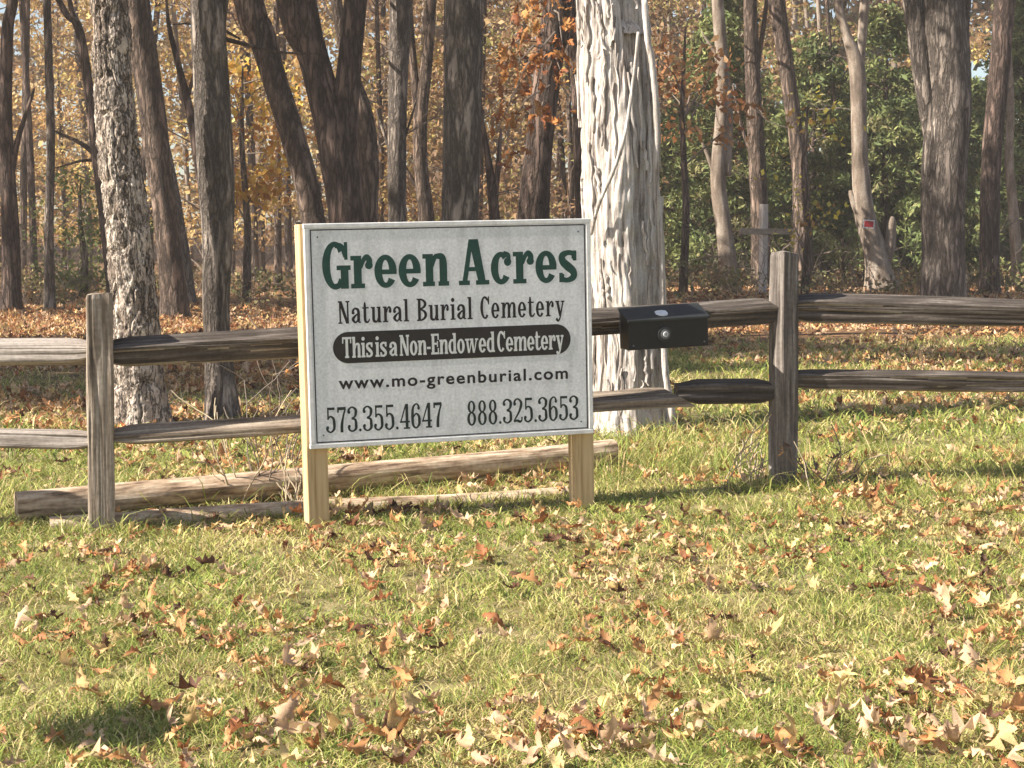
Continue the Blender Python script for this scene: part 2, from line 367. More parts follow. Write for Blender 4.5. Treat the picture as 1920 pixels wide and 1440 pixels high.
tree_n = 0
def tree(label, pts, Y0=None, bark=0, extend=10.0, forks=(), limbs=0, crown=True, nseg=18, name='woodland_tree', group=None, amp=.05, twigs=0, rn=None):
    global tree_n; tree_n += 1
    rn = random.Random(tree_n * 7 + 1)
    if Y0 is None: Y0 = ground_at(pts[0][0], pts[0][1]).y
    P, r = path_from_pixels(pts, Y0, extend)
    root = empty(name, P[0] + Vector((0, 0, .08)), label=label, cat='tree', group=group)
    mb = MB(); mb.tube(P, r, nseg, disp=trunk_disp(tree_n * 13, amp))
    for fk in forks:
        Q = [at(a, b, Y0 + (.0 if len(q) == 0 else q[0])) for a, b, _, *q in fk]; rr = [px2m(e[2], Y0) / 2 for e in fk]
        A = catmull(np.array([(*p, s) for p, s in zip(Q, rr)]), 24)
        d = Vector(A[-1][:3] - A[-3][:3]).normalized(); top = Vector(A[-1][:3])
        ex = max(0, extend * .8 - top.z) if fk[-1][1] <= 12 else .15
        pts3 = [Vector(a[:3]) for a in A] + [top + d * ex * .5, top + d * ex * .9 + Vector((0, 0, ex * .1))]
        mb.tube(pts3, list(A[:, 3]) + [A[-1, 3] * .8, A[-1, 3] * .4], 14, disp=trunk_disp(tree_n * 13 + 5, amp))
    mb.build('trunk', bark if not isinstance(bark, int) else M_BARK[bark], root, root.location, smooth_=True)
    if twigs:
        for _ in range(twigs):
            mt = MB()
            k = rn.randrange(6, 30); s = rn.choice((-1, 1))
            twig(mt, P[k], Vector((s, rn.uniform(-.8, .3), rn.uniform(-.1, .6))), rn.uniform(.5, 1.3), r[k] * .05 + .007, 2, rn)
            mt.build('bare_branch', M_TWIG, root, root.location)
    if crown:
        mt = MB(); e = P[-1]
        for k in range(5):
            q = P[34 + k * 2]; a = rn.uniform(0, 6.28)
            twig(mt, q, Vector((math.cos(a), math.sin(a), .7)), rn.uniform(1.5, 2.8), r[36] * .4, 1, rn)
        mt.build('limbs', M_BARK[0], root, root.location)
        c = link('crown', CROWN[rn.randrange(3)], None, root); c.location = e - root.location + Vector((0, 0, -.2))
        c.rotation_euler = (0, 0, rn.uniform(0, 6.28)); s = rn.uniform(.85, 1.2); c.scale = (s, s, s * .9)
    return root, P, r

# --- big rough-barked tree just behind the fence on the left
def shag():
    Y0 = 10.2
    pts = [(262, 800, 100), (256, 700, 90), (255, 600, 84), (246, 500, 80), (238, 400, 77), (224, 300, 75), (216, 200, 73), (208, 100, 71), (203, 0, 69)]
    P = [at(a, b, Y0) for a, b, _ in pts]; r = [px2m(c, Y0) / 2 for *_, c in pts]
    P[0].z = float(gz(P[0].x, Y0)) - .06
    P += [P[-1] + Vector((-.3, 0, 2.2)), P[-1] + Vector((-.5, .2, 6))]; r += [.10, .05]
    A = catmull(np.array([(*p, q) for p, q in zip(P, r)]), 900)
    zz = A[:, 2] - A[0, 2]; A[:, 3] *= 1 + .42 * np.exp(-zz / .22)
    def d(th, Lz, rr):
        u = th / 6.28318
        w = (vnoise(u * 5, Lz * 3, 9, 5) - .5) * .09
        w = w + (vnoise(u * 24, Lz * 16, 8, 24) - .5) * .022
        a = vnoise((u + w) * 20, Lz * 4.6, 1, 20); b = vnoise((u + w) * 44, Lz * 17, 2, 44); c = vnoise(u * 90, Lz * 60, 7, 90)
        plate = np.clip(np.abs(a - .5) * 7.0, 0, 1)
        shelf = ((Lz * 5.5 + 3 * vnoise((u + w) * 20, Lz * 1.5, 19, 20)) % 1.0)
        return (.016 + .006 * shelf) * plate + .010 * (b - .5) + .007 * (c - .5) - .016 + .016 * (vnoise(u * 3, Lz * 1.2, 5, 3) - .5)
    root = empty('shagbark_tree', P[0] + Vector((0, 0, .06)), label='tall tree with rough flaking pale bark beside the left fence post', cat='tree')
    V, F = tube_arrays([a[:3] for a in A], A[:, 3], 170, d)
    link('trunk', new_mesh('trunk', V - np.array(root.location), quads=F, smooth_=True), M_SHAG, root)
    c = link('crown', CROWN[1], None, root); c.location = Vector(A[-1][:3]) - root.location
shag()

# --- great bleached tree right of the sign
def white_tree():
    Y0 = 9.6
    pts = [(1180, 805, 168), (1179, 740, 150), (1178, 640, 142), (1172, 520, 146), (1166, 400, 147), (1163, 300, 148), (1159, 200, 147), (1152, 100, 138), (1143, 0, 130)]
    P = [at(a, b, Y0) for a, b, _ in pts]; r = [px2m(c, Y0) / 2 for *_, c in pts]
    P[0].z = float(gz(P[0].x, Y0)) - .06
    P += [P[-1] + Vector((-.3, .1, 2.5)), P[-1] + Vector((-.3, .2, 7))]; r += [.17, .06]
    A = catmull(np.array([(*p, q) for p, q in zip(P, r)]), 700)
    zz = A[:, 2] - A[0, 2]
    def d(th, Lz, rr):
        u = th / 6.28318
        tw = u + .05 * np.sin(Lz * 1.3) + .04 * (vnoise(u * 4, Lz * 1.6, 31, 4) - .5) - Lz * .012
        a = vnoise(tw * 22, Lz * 1.5, 11, 22); b = vnoise(tw * 52, Lz * 3.2, 12, 52); c = vnoise(tw * 110, Lz * 14, 17, 110)
        g = vnoise(tw * 7, Lz * .7, 14, 7)
        # a deep fold where the two stems have grown together
        ph = (th - FOLD - .12 * np.sin(Lz * 1.1) + math.pi) % (2 * math.pi) - math.pi
        fold = -.06 * np.exp(-(ph / .12) ** 2)
        root_ = .10 * np.exp(-Lz / .16) * (vnoise(u * 6, Lz * 0, 15, 6) - .2)
        b2 = 1 - np.abs(vnoise(tw * 34 + .6 * np.sin(Lz * 5), Lz * 2.3, 13, 34) - .5) * 4
        c2 = 1 - np.abs(vnoise(tw * 70, Lz * 5.5, 18, 70) - .5) * 4
        back = -.055 * smooth((ph + .03) / .22) * (1 - smooth((ph - .5) / .7)) * (ph > -.03)
        return .014 * (a - .5) + .013 * (b - .5) + .012 * (c - .5) + .045 * (g - .5) - .007 * np.clip(b2, -.2, 1) - .007 * np.clip(c2, -.2, 1) + fold + root_ + back
    return P, A, d, Y0
# the angle round the trunk, measured as tube_arrays does, that faces the camera and a little to the right
FOLD = 0.0
def fold_angle(P, ang):
    T = np.array(P[3] - P[2]); T /= np.linalg.norm(T); A_ = np.cross(T, [0, 1, 0]); A_ /= np.linalg.norm(A_); B_ = np.cross(T, A_)
    v = np.array([math.sin(ang), -math.cos(ang), 0]); return math.atan2(v @ B_, v @ A_)
P, A, dfun, Y0 = white_tree()
FOLD = fold_angle(P, R(16))
wt = empty('old_cedar_tree', P[0] + Vector((0, 0, .06)), label='massive bleached tree with stringy peeling bark behind the fence, right of the sign', cat='tree')
V, F = tube_arrays([a[:3] for a in A], A[:, 3], 200, dfun)
link('trunk', new_mesh('trunk', V - np.array(wt.location), quads=F, smooth_=True), M_CEDARBARK, wt)
# loose strips of bark hanging on both old trunks
def strips(A, name, mat, root, n, ln, wd, lift, seed, zmax):
    g = random.Random(seed); mb = MB(); zz = A[:, 2] - A[0, 2]
    for _ in range(n):
        z0 = g.uniform(.05, zmax); L_ = g.uniform(*ln); th = g.uniform(-math.pi, 0.0) + g.uniform(-.25, .25); w = g.uniform(*wd); m = 9
        dth = g.uniform(-.12, .12); loose = g.choice((0, 1)); lf = g.uniform(*lift); rows = []
        for k in range(m):
            f = k / (m - 1); z = z0 + L_ * f; q = [np.interp(z, zz, A[:, c]) for c in range(4)]
            a = th + dth * f + .03 * math.sin(k * 2.1 + th * 9); e = (1 - f) if loose else f
            ww = w * (.35 + .65 * math.sin(math.pi * min(.93, max(.07, f)))) * g.uniform(.8, 1.2)
            rr = q[3] + .001 + lf * e ** 3
            row = []
            for sgn in (-1, 0, 1):
                aa = a + sgn * ww / 2 / q[3]; r3 = rr + (.004 if sgn == 0 else 0)
                row.append((q[0] + r3 * math.cos(aa), q[1] + r3 * math.sin(aa), q[2]))
            rows.append(row)
        V = [p for r_ in rows for p in r_] + [(p[0] + (q0 - p[0]) * .06, p[1] + (q1 - p[1]) * .06, p[2]) for r_ in rows for p in r_ for q0, q1 in [(np.interp(p[2] - A[0, 2], zz, A[:, 0]), np.interp(p[2] - A[0, 2], zz, A[:, 1]))]]
        F = []; h = m * 3
        for k in range(m - 1):
            for c_ in range(2):
                a_ = k * 3 + c_; F += [(a_, a_ + 1, a_ + 4, a_ + 3), (h + a_ + 3, h + a_ + 4, h + a_ + 1, h + a_)]
            F += [(k * 3, k * 3 + 3, h + k * 3 + 3, h + k * 3), (k * 3 + 5, k * 3 + 2, h + k * 3 + 2, h + k * 3 + 5)]
        F += [(0, h, h + 1, 1), (1, h + 1, h + 2, 2)]; a_ = (m - 1) * 3; F += [(a_ + 1, h + a_ + 1, h + a_, a_), (a_ + 2, h + a_ + 2, h + a_ + 1, a_ + 1)]
        mb.add(V, F)
    tag(mb.build(name, mat, root, root.location), kind='stuff')
strips(A, 'bark_strips', M_CEDARBARK, wt, 90, (.12, .6), (.010, .034), (.0, .016), 5, 3.4)
c = link('crown', CROWN[2], None, wt); c.location = Vector(A[-1][:3]) - wt.location
def strand(px, Yo, wpx, name='vine'):
    pts = [at(a, b, Yo + o) for a, b, o in px]
    B = catmull(np.array([tuple(p) for p in pts]), 60)
    rr = px2m(wpx, Yo) / 2
    mb = MB(); mb.tube([Vector(b) for b in B], [rr * (.9 + .2 * rnd.random()) for _ in B], 7, disp=trunk_disp(77 + int(px[0][0]), .1, 4, 5))
    mb.build(name, M_CEDARBARK, wt, wt.location, smooth_=True)
strand([(1197, 60, -.02), (1189, 140, -.03), (1172, 250, -.05), (1150, 320, -.05), (1122, 385, -.02), (1108, 440, .05)], 9.33, 7)
strand([(1208, 0, 0), (1214, 70, 0), (1224, 130, 0), (1232, 250, 0), (1230, 340, .02), (1238, 440, .02), (1243, 560, .02), (1246, 680, 0), (1262, 790, -.03)], 9.42, 13)

# --- dark trunk at the fence and the wood behind
tree('slim dark bluish grey trunk just behind the fence between shaggy tree and sign', [(416, 780, 58), (408, 640, 50), (405, 560, 52), (408, 440, 58), (404, 360, 62), (400, 260, 66), (392, 130, 60), (388, 0, 62)], 10.6, 1, 9,
     forks=[[(425, 470, 24), (432, 350, 16), (425, 180, 14), (418, 60, 12), (424, 0, 10)]], twigs=0)
tree('dark leaning trunk forking low at the left edge of the wood', [(22, 585, 36), (18, 400, 32), (10, 250, 26), (14, 60, 22), (26, -20, 19)], None, 2, forks=[[(20, 330, 14), (34, 260, 10), (60, 180, 6)]], twigs=2)
tree('straight thin grey pole of a tree, second from the left edge', [(93, 585, 20), (92, 430, 17), (95, 250, 16), (88, 0, 15)], None, 1)
tree('thin dark curved stem with a fork near the top left corner', [(212, 545, 24), (196, 400, 22), (180, 280, 20), (160, 120, 18), (144, 45, 16), (110, 0, 11)], 27, 2, forks=[[(146, 60, 10), (136, 25, 9), (130, 0, 9)], [(180, 290, 10), (150, 268, 8), (112, 250, 5)], [(182, 300, 7), (150, 302, 5), (115, 312, 3)]], twigs=3)
tree('broad brown trunk leaning left close behind the shaggy barked tree', [(326, 548, 48), (312, 420, 46), (296, 300, 48), (278, 150, 52), (252, 0, 56)], 24, 0)
tree('narrow lighter trunk leaning left behind the broad brown one', [(352, 545, 26), (336, 430, 25), (318, 330, 24), (290, 200, 22), (270, 90, 18)], 27, 1)
tree('crooked slender stem with a broken knotty top left of the dark trunk', [(392, 420, 20), (376, 330, 18), (356, 210, 16), (334, 120, 12), (318, 55, 9), (312, 0, 5)], 20, 2, extend=6, crown=False, forks=[[(350, 190, 8), (372, 110, 6)]])
tree('long brown trunk leaning left, its foot hidden by the sign\'s left edge', [(608, 520, 46), (588, 415, 44), (568, 320, 46), (524, 180, 47), (488, 60, 50), (466, 0, 54)], 21, 0, twigs=1)
tree('thick dark trunk splitting into two stems above the left half of the sign', [(665, 620, 74), (650, 420, 68), (634, 300, 72), (612, 200, 62), (585, 100, 58), (556, 0, 74)], 19, 2,
     forks=[[(645, 400, 60), (645, 250, 52), (654, 140, 46), (667, 0, 44)]])
tree('pale brown short leaning trunk right of the two stemmed dark trunk', [(690, 560, 44), (688, 420, 42), (690, 320, 42), (684, 220, 34), (664, 150, 26), (640, 60, 22)], 22, 0)
tree('grey brown trunk with thin bare side branches above the sign\'s middle', [(744, 560, 36), (745, 420, 33), (745, 250, 35), (748, 110, 38), (753, 0, 40)], 22.5, 1,
     forks=[[(742, 330, 9), (730, 280, 7), (712, 225, 6)], [(748, 300, 7), (762, 250, 5), (776, 205, 4)]], twigs=3)
tree('slim trunk splitting into a tight fork left of the wide oak', [(802, 560, 34), (800, 420, 31), (790, 320, 27), (788, 220, 26), (800, 120, 22), (808, 0, 20)], 24, 0,
     forks=[[(792, 300, 18), (780, 180, 16), (770, 60, 14), (766, 0, 13)], [(800, 385, 8), (775, 340, 7), (760, 315, 6)]])
tree('wide straight oak with ridged bluish grey bark above the sign', [(858, 700, 74), (860, 560, 70), (862, 420, 67), (865, 280, 69), (868, 140, 72), (869, 0, 72)], 14.2, 1, 11, nseg=40, amp=.04)
tree('small dark forked sapling between the wide oak and the dark leaf hung trunk', [(932, 560, 24), (928, 420, 21), (922, 350, 18), (910, 260, 9), (902, 200, 6)], 23, 2, extend=5.5, crown=False, forks=[[(928, 370, 12), (934, 310, 10), (938, 260, 7)]], twigs=2)
dark_tree = tree('dark trunk behind hanging orange oak leaves left of the bleached tree', [(998, 560, 66), (1000, 420, 62), (1008, 300, 52), (1018, 200, 50), (1032, 90, 52), (1046, 0, 56)], 17, 2)
tree('dark trunk mostly hidden at the left side of the bleached tree', [(1098, 560, 30), (1094, 420, 30), (1090, 300, 28), (1084, 150, 26), (1078, 0, 26)], 22, 2)
tree('slender sunlit trunk with side branches, first right of the bleached tree', [(1372, 548, 34), (1358, 430, 30), (1346, 330, 28), (1355, 200, 26), (1352, 90, 24), (1345, 0, 22)], None, 3,
     forks=[[(1345, 340, 11), (1330, 300, 8), (1318, 270, 5)], [(1352, 130, 9), (1338, 95, 7), (1322, 70, 4)], [(1362, 330, 18), (1366, 220, 16), (1360, 120, 12)]], twigs=4)
tree('dark trunk standing directly behind the wooden cross', [(1428, 530, 36), (1424, 400, 34), (1418, 280, 32), (1411, 140, 28), (1406, 0, 26)], 34, 0, forks=[[(1412, 300, 8), (1392, 240, 7), (1376, 170, 5)], [(1420, 120, 10), (1430, 60, 9), (1438, 0, 8)]], twigs=3)
tree('curving trunk with a dark base just left of the right fence post top', [(1508, 545, 38), (1505, 430, 34), (1500, 320, 30), (1488, 220, 29), (1474, 120, 29), (1456, 0, 32)], None, 0, twigs=2)
ytree = tree('pale Y shaped tree leaning at its foot, carrying a red notice', [(1652, 548, 58), (1640, 470, 44), (1622, 400, 38), (1612, 300, 31), (1610, 200, 30), (1606, 120, 30), (1586, 60, 18), (1568, -10, 17)], None, 3,
     forks=[[(1606, 150, 24), (1614, 90, 19), (1622, 0, 18)], [(1650, 520, 26), (1668, 460, 22), (1672, 420, 18)], [(1622, 420, 20), (1606, 390, 16), (1598, 370, 12)]], twigs=2)
tree('biggest trunk on the right with a second stem joined along its left side', [(1772, 612, 88), (1768, 540, 82), (1768, 420, 80), (1772, 300, 84), (1780, 200, 82), (1774, 100, 76), (1768, 0, 78)], 20.5, 1, 11, nseg=40,
     forks=[[(1752, 300, 30), (1740, 210, 34), (1726, 120, 34), (1712, 0, 38)], [(1802, 230, 26), (1806, 120, 14), (1814, 0, 14)]], amp=.04)
tree('straight dark trunk close to the right edge of the wood', [(1855, 556, 38), (1856, 400, 36), (1860, 280, 36), (1872, 150, 38), (1884, 0, 37)], None, 2, twigs=2)
tree('thin sunlit pale trunk at the right edge behind the dark one', [(1910, 530, 24), (1900, 400, 20), (1892, 300, 17), (1895, 200, 14), (1890, 60, 12)], 35, 3)
tree('short pale bent stem right beside the biggest trunk', [(1812, 552, 16), (1808, 510, 14), (1796, 470, 11), (1790, 440, 8)], 33, 3, extend=0, crown=False)

# distant trunks that nothing tells apart
g = random.Random(77)
xs = [440, 468, 515, 548, 572, 392, 60, 130, 250, 700, 770, 905, 955, 1060, 1265, 1300, 1320, 1390, 1455, 1475, 1535, 1560, 1590, 1690, 1705, 1830, 1880, 480, 720, 1130, 40, 160, 350, 530]
for k, x in enumerate(xs):
    Yd = g.uniform(37, 56); wd = g.uniform(8, 15); x += g.uniform(-10, 10); ln = g.uniform(-40, 40)
    tree('thin distant trunk deep among the woods', [(x, 442 + 3400 / Yd, wd * 1.1), (x + ln * .3, 300, wd), (x + ln, 0, wd * .85)], Yd, g.choice((0, 1, 2, 3)), extend=9, crown=(k % 3 == 0), nseg=8, name='distant_tree',
         group='thin distant trunks deep in the woods', twigs=2)

# --- autumn trees filling the wood behind on the left, cedars on the right
def autumn(x, y, h, rad, pal, seed, n=60, low=.6, size=.15, label=None, group=None, each=60, wts=None):
    z0 = float(gz(x, y)); rn = random.Random(seed)
    root = empty('autumn_tree', (x, y, z0), label=label, cat='tree', group=group)
    g = np.random.default_rng(seed)
    a = g.uniform(0, 6.28, n); q = np.sqrt(g.random(n)); zz = low + (h - low) * g.random(n)
    rr = rad * (.35 + .65 * np.sin(np.clip((zz - low) / (h - low), 0, 1) * math.pi))
    C = np.stack([np.cos(a) * q * rr, np.sin(a) * q * rr, zz], 1)
    V, Q, Co = quads_cloud(C, each, (.55, .55, .32), size, pal, seed, flat=.3, wts=wts)
    link('crown', new_mesh('crown', V, quads=Q, cols=Co), M_FOL, root)
    mb = MB(); mb.tube([Vector((0, 0, -.1)), Vector((.05, 0, h * .3)), Vector((-.05, .05, h * .65)), Vector((0, 0, h * .95))], [.09, .07, .05, .015], 8)
    mb.build('trunk', M_BARK[0], root, smooth_=True)
    mt = MB()
    for k in range(0, n, 3):
        c = Vector(C[k]); s = Vector((0, 0, max(.3, c.z - rn.uniform(.4, 1.2))))
        m = (s + c) / 2 + Vector((rn.uniform(-.2, .2), rn.uniform(-.2, .2), rn.uniform(-.1, .2)))
        mt.tube([s, m, c], [.022, .014, .005], 4, cap=False)
    mt.build('limbs', M_TWIG, root)
    return root
g = random.Random(5)
lab = 'loose orange and yellow leaved tree deep in the wood on the left'
for k in range(15):
    y = g.uniform(36, 52); x = (-980 + (k if k < 11 else 7 - k) * 108 + g.uniform(-40, 40)) / 3000 * y
    autumn(x, y, g.uniform(8, 11), g.uniform(2.0, 3.0), AUT, 300 + k, n=90, low=.9, size=.12, label=lab, group='orange and yellow trees deep in the wood', each=58,
           wts=[.24, .22, .14, .2, .1, .1])
lab = 'bare looking brown leaved tree behind the row of trunks above the sign'
for k in range(6):
    y = g.uniform(33, 46); x = (-260 + k * 165 + g.uniform(-40, 40)) / 3000 * y
    autumn(x, y, g.uniform(7, 10), g.uniform(1.8, 2.6), BRN + [(.3, .27, .1)], 340 + k, n=60, low=.8, label=lab, group='brown leaved trees behind the sign', each=40)
autumn(-6.0 * .83, 30, 4.6, 1.0, [(.62, .36, .07), (.7, .48, .1), (.55, .24, .05)], 400, n=20, low=1.9, size=.15, label='glowing golden orange young tree between the dark trunk and the sign', each=46)
autumn(-8.3, 31, 2.3, 1.0, [(.12, .16, .05), (.2, .22, .07), (.3, .3, .1)], 401, n=26, low=.15, size=.1, label='pale green low sapling between the thin poles on the left', each=60)
autumn(5.3, 29, 3.6, .9, [(.62, .5, .06), (.7, .6, .12), (.4, .36, .08), (.35, .2, .06)], 402, n=16, low=.9, size=.11, label='sparse yellow leaved young tree behind the right fence post', each=14)
autumn(3.2, 30, 5.2, 1.2, [(.45, .2, .08), (.5, .3, .14), (.3, .15, .06)], 403, n=18, low=2.2, size=.15, label='rusty leaved young oak first to the right of the bleached tree', each=28)

autumn(19.3 * .78, 56, 19, 3.2, BRN + AUT, 404, n=150, low=3, size=.2, label='tall russet tree rising behind the cedars near the right edge', each=60)
def cedar(x, y, h, rad, seed, label, group):
    z0 = float(gz(x, y)); g = np.random.default_rng(seed)
    root = empty('cedar_tree', (x, y, z0), label=label, cat='tree', group=group)
    n = 170; zz = .25 + (h - .25) * g.random(n) ** 1.15
    rr = rad * (1.02 - zz / h) ** .75 * (.45 + .55 * g.random(n)) + .1
    a = g.uniform(0, 6.28, n)
    C = np.stack([np.cos(a) * rr, np.sin(a) * rr, zz + rr * .12], 1)
    V, Q, Co = quads_cloud(C, 90, (.36, .36, .22), .085, CED, seed, aspect=2.2, wts=[.3, .25, .2, .15, .1])
    link('crown', new_mesh('crown', V, quads=Q, cols=Co), M_CEDAR, root)
    mb = MB(); mb.tube([Vector((0, 0, -.1)), Vector((.03, 0, h * .5)), Vector((0, 0, h * .97))], [.12, .07, .012], 8); mb.build('trunk', M_BARK[2], root, smooth_=True)
    mt = MB()
    for k in range(0, n, 3):
        c = Vector(C[k]); mt.tube([Vector((0, 0, max(.1, c.z - .3))), c * .55 + Vector((0, 0, (c.z - .2) * .45)), c], [.02, .013, .005], 4, cap=False)
    mt.build('limbs', M_TWIG, root)
g = random.Random(9)
for k in range(12):
    y = g.uniform(36, 47); x = (330 + k * 62 + g.uniform(-25, 25)) / 3000 * y
    cedar(x, y, g.uniform(4.2, 7.2), g.uniform(1.3, 2.0), 500 + k, 'dense green cedar in the shade of the wood on the right', 'green cedars on the right of the wood')

# far wood, one mass
g = np.random.default_rng(21); V_, Q_, C_ = [], [], []; off = 0
for x0, x1, pal, n in ((-42, -2, AUT + BRN, 1000), (-6, 8, BRN + [(.3, .26, .1)], 460), (5, 34, CED + BRN + BRN, 950)):
    c = np.stack([g.uniform(x0, x1, n), g.uniform(60, 78, n), 1 + 22 * g.random(n)], 1); c[:, 2] += gz(c[:, 0], c[:, 1])
    V, Q, C = quads_cloud(c, 70, (1.3, 1.3, .9), .36, pal, 22 + n)
    V_.append(V); Q_.append(Q + off); C_.append(C); off += len(V)
tag(link('far_woods', new_mesh('far_woods', np.concatenate(V_), quads=np.concatenate(Q_), cols=np.concatenate(C_)), M_FOL), kind='stuff')

# undergrowth: thin brush and low leaves on the wood floor
ub = MB(); rn = random.Random(3)
for k in range(420):
    y = rn.uniform(26, 44); x = rn.uniform(-.36, .36) * y; p = Vector((x, y, float(gz(x, y)) - .02))
    twig(ub, p, Vector((rn.uniform(-.6, .6), rn.uniform(-.4, .4), 1)), rn.uniform(.4, 1.3), .009, 1, rn)
tag(ub.build('brushwood', M_TWIG), kind='stuff')
g = np.random.default_rng(31); n = 420
y = g.uniform(27, 46, n); x = g.uniform(-.36, .36, n) * y
c = np.stack([x, y, gz(x, y) + .12 + .35 * g.random(n) ** 2], 1)
V, Q, C = quads_cloud(c, 34, (.45, .45, .22), .10, [(.14, .14, .05), (.22, .15, .07), (.3, .2, .1), (.12, .13, .05), (.36, .3, .14)], 32)
tag(link('undergrowth', new_mesh('undergrowth', V, quads=Q, cols=C), M_FOL), kind='stuff')

# shade trees standing left of the view; their crowns throw the bands of shade behind the fence
def shade_tree(tx, ty, h, rad, n, seed, each=95, size=.25, rz=1.6):
    k = h / math.tan(R(SUN_EL)); x = tx - math.cos(R(SUN_AZ)) * k; y = ty - math.sin(R(SUN_AZ)) * k
    z0 = float(gz(x, y)); root = empty('shade_tree', (x, y, z0), label='tall leafy tree outside the left edge of the view', cat='tree', group='trees left of the view')
    V, Q, C = quads_cloud(crown_centres(rad, rad, rz, n, seed), each, (.8, .8, .5), size, BRN, seed)
    link('crown', new_mesh('crown', V + np.array([0, 0, h - z0]), quads=Q, cols=C), M_FOL, root)
    mb = MB(); mb.tube([Vector((0, 0, -.1)), Vector((.1, 0, h * .4)), Vector((0, .1, h))], [.25, .2, .08], 14, disp=trunk_disp(seed)); mb.build('trunk', M_BARK[0], root, smooth_=True)
SHADE = [(-3.7, 12.6, 9, 1.6), (-3.2, 15.6, 9.5, 1.9), (.2, 14.9, 9.5, 1.6), (2.2, 15.9, 9.5, 1.2), (-6.5, 13.2, 9, 1.9), (-9, 14.5, 10, 2.3), (5.8, 14.8, 9, .9),
         (-6, 29, 12, 3.2), (-1, 29.5, 12, 3.2), (3.5, 28.5, 12, 3), (8, 29, 15.5, 3), (-11, 30, 12, 3), (1.5, 21, 12, 2.3), (5.5, 22, 12, 2.2)]
for k, (a, b, h, rad) in enumerate(SHADE): shade_tree(a, b, h, rad, int(16 * rad), 700 + k)

# ------------------------------------------------------------------ fence
LP = Vector((-1.69, 6.51, 0)); RP = Vector((1.235, 7.23, 0))
fence = empty('split_rail_fence', (LP.x, LP.y, float(gz(LP.x, LP.y))), label='weathered grey two rail split wooden fence crossing behind the sign', cat='fence')
fo = fence.location
def post(p, wx, wy, ztop, yaw, lean, seed, mat=None):
    z0 = float(gz(p.x, p.y)); n = 56; m = 60; h = ztop - z0
    V = []; g = np.random.default_rng(seed)
    prof = []
    for k in range(n):
        a = k / n * 2 * math.pi; c, s = math.cos(a), math.sin(a)
        e = 14.0; q = (abs(c) ** e + abs(s) ** e) ** (-1 / e); prof.append((c * q, s * q))
    prof = np.array(prof); zz = np.linspace(-.15, h, m)
    th = np.arange(n) / n
    for j, z in enumerate(zz):
        w = 1 + .09 * (vnoise(z * 5 + 3, 0, seed) - .5) + .02 * (h - z)
        f = w - .09 * np.clip(1 - np.abs(vnoise(th * 13, np.full(n, z * .8), seed + 9, 13) - .5) * 12, 0, 1) + .10 * (vnoise(th * 14, np.full(n, z * 1.6), seed + 1, 14) - .5) + .05 * (vnoise(th * 30, np.full(n, z * 2.5), seed + 5, 30) - .5)
        pz = np.full(n, z) + (0 if j < m - 1 else .02 * (vnoise(th * 7, th * 0, seed + 2, 7) - .5))
        if j == m - 1: f = f * .93
        q = prof * f[:, None] * np.array([wx / 2, wy / 2])
        V.append(np.stack([q[:, 0] + lean * (z), q[:, 1], pz], 1))
    V = np.concatenate(V); F = []
    for j in range(m - 1):
        for k in range(n):
            a = j * n + k; b = j * n + (k + 1) % n; F.append((a, b, b + n, a + n))
    F.append(tuple((m - 1) * n + k for k in range(n)))
    c, s = math.cos(yaw), math.sin(yaw)
    V = np.stack([V[:, 0] * c - V[:, 1] * s, V[:, 0] * s + V[:, 1] * c, V[:, 2]], 1)
    me = new_mesh('post', V, faces=F)
    o = link('post', me, mat or M_POST, fence); o.location = Vector((p.x, p.y, z0)) - fo
    return o
post(LP, .104, .11, .965, R(14), .012, 1)
post(RP, .098, .098, 1.128, R(36), -.012, 2, M_POST2)
post(Vector((-4.6, 6.45, 0)), .11, .11, .97, R(5), 0, 3)
post(Vector((4.25, 7.30, 0)), .11, .11, 1.13, R(-4), 0, 4)
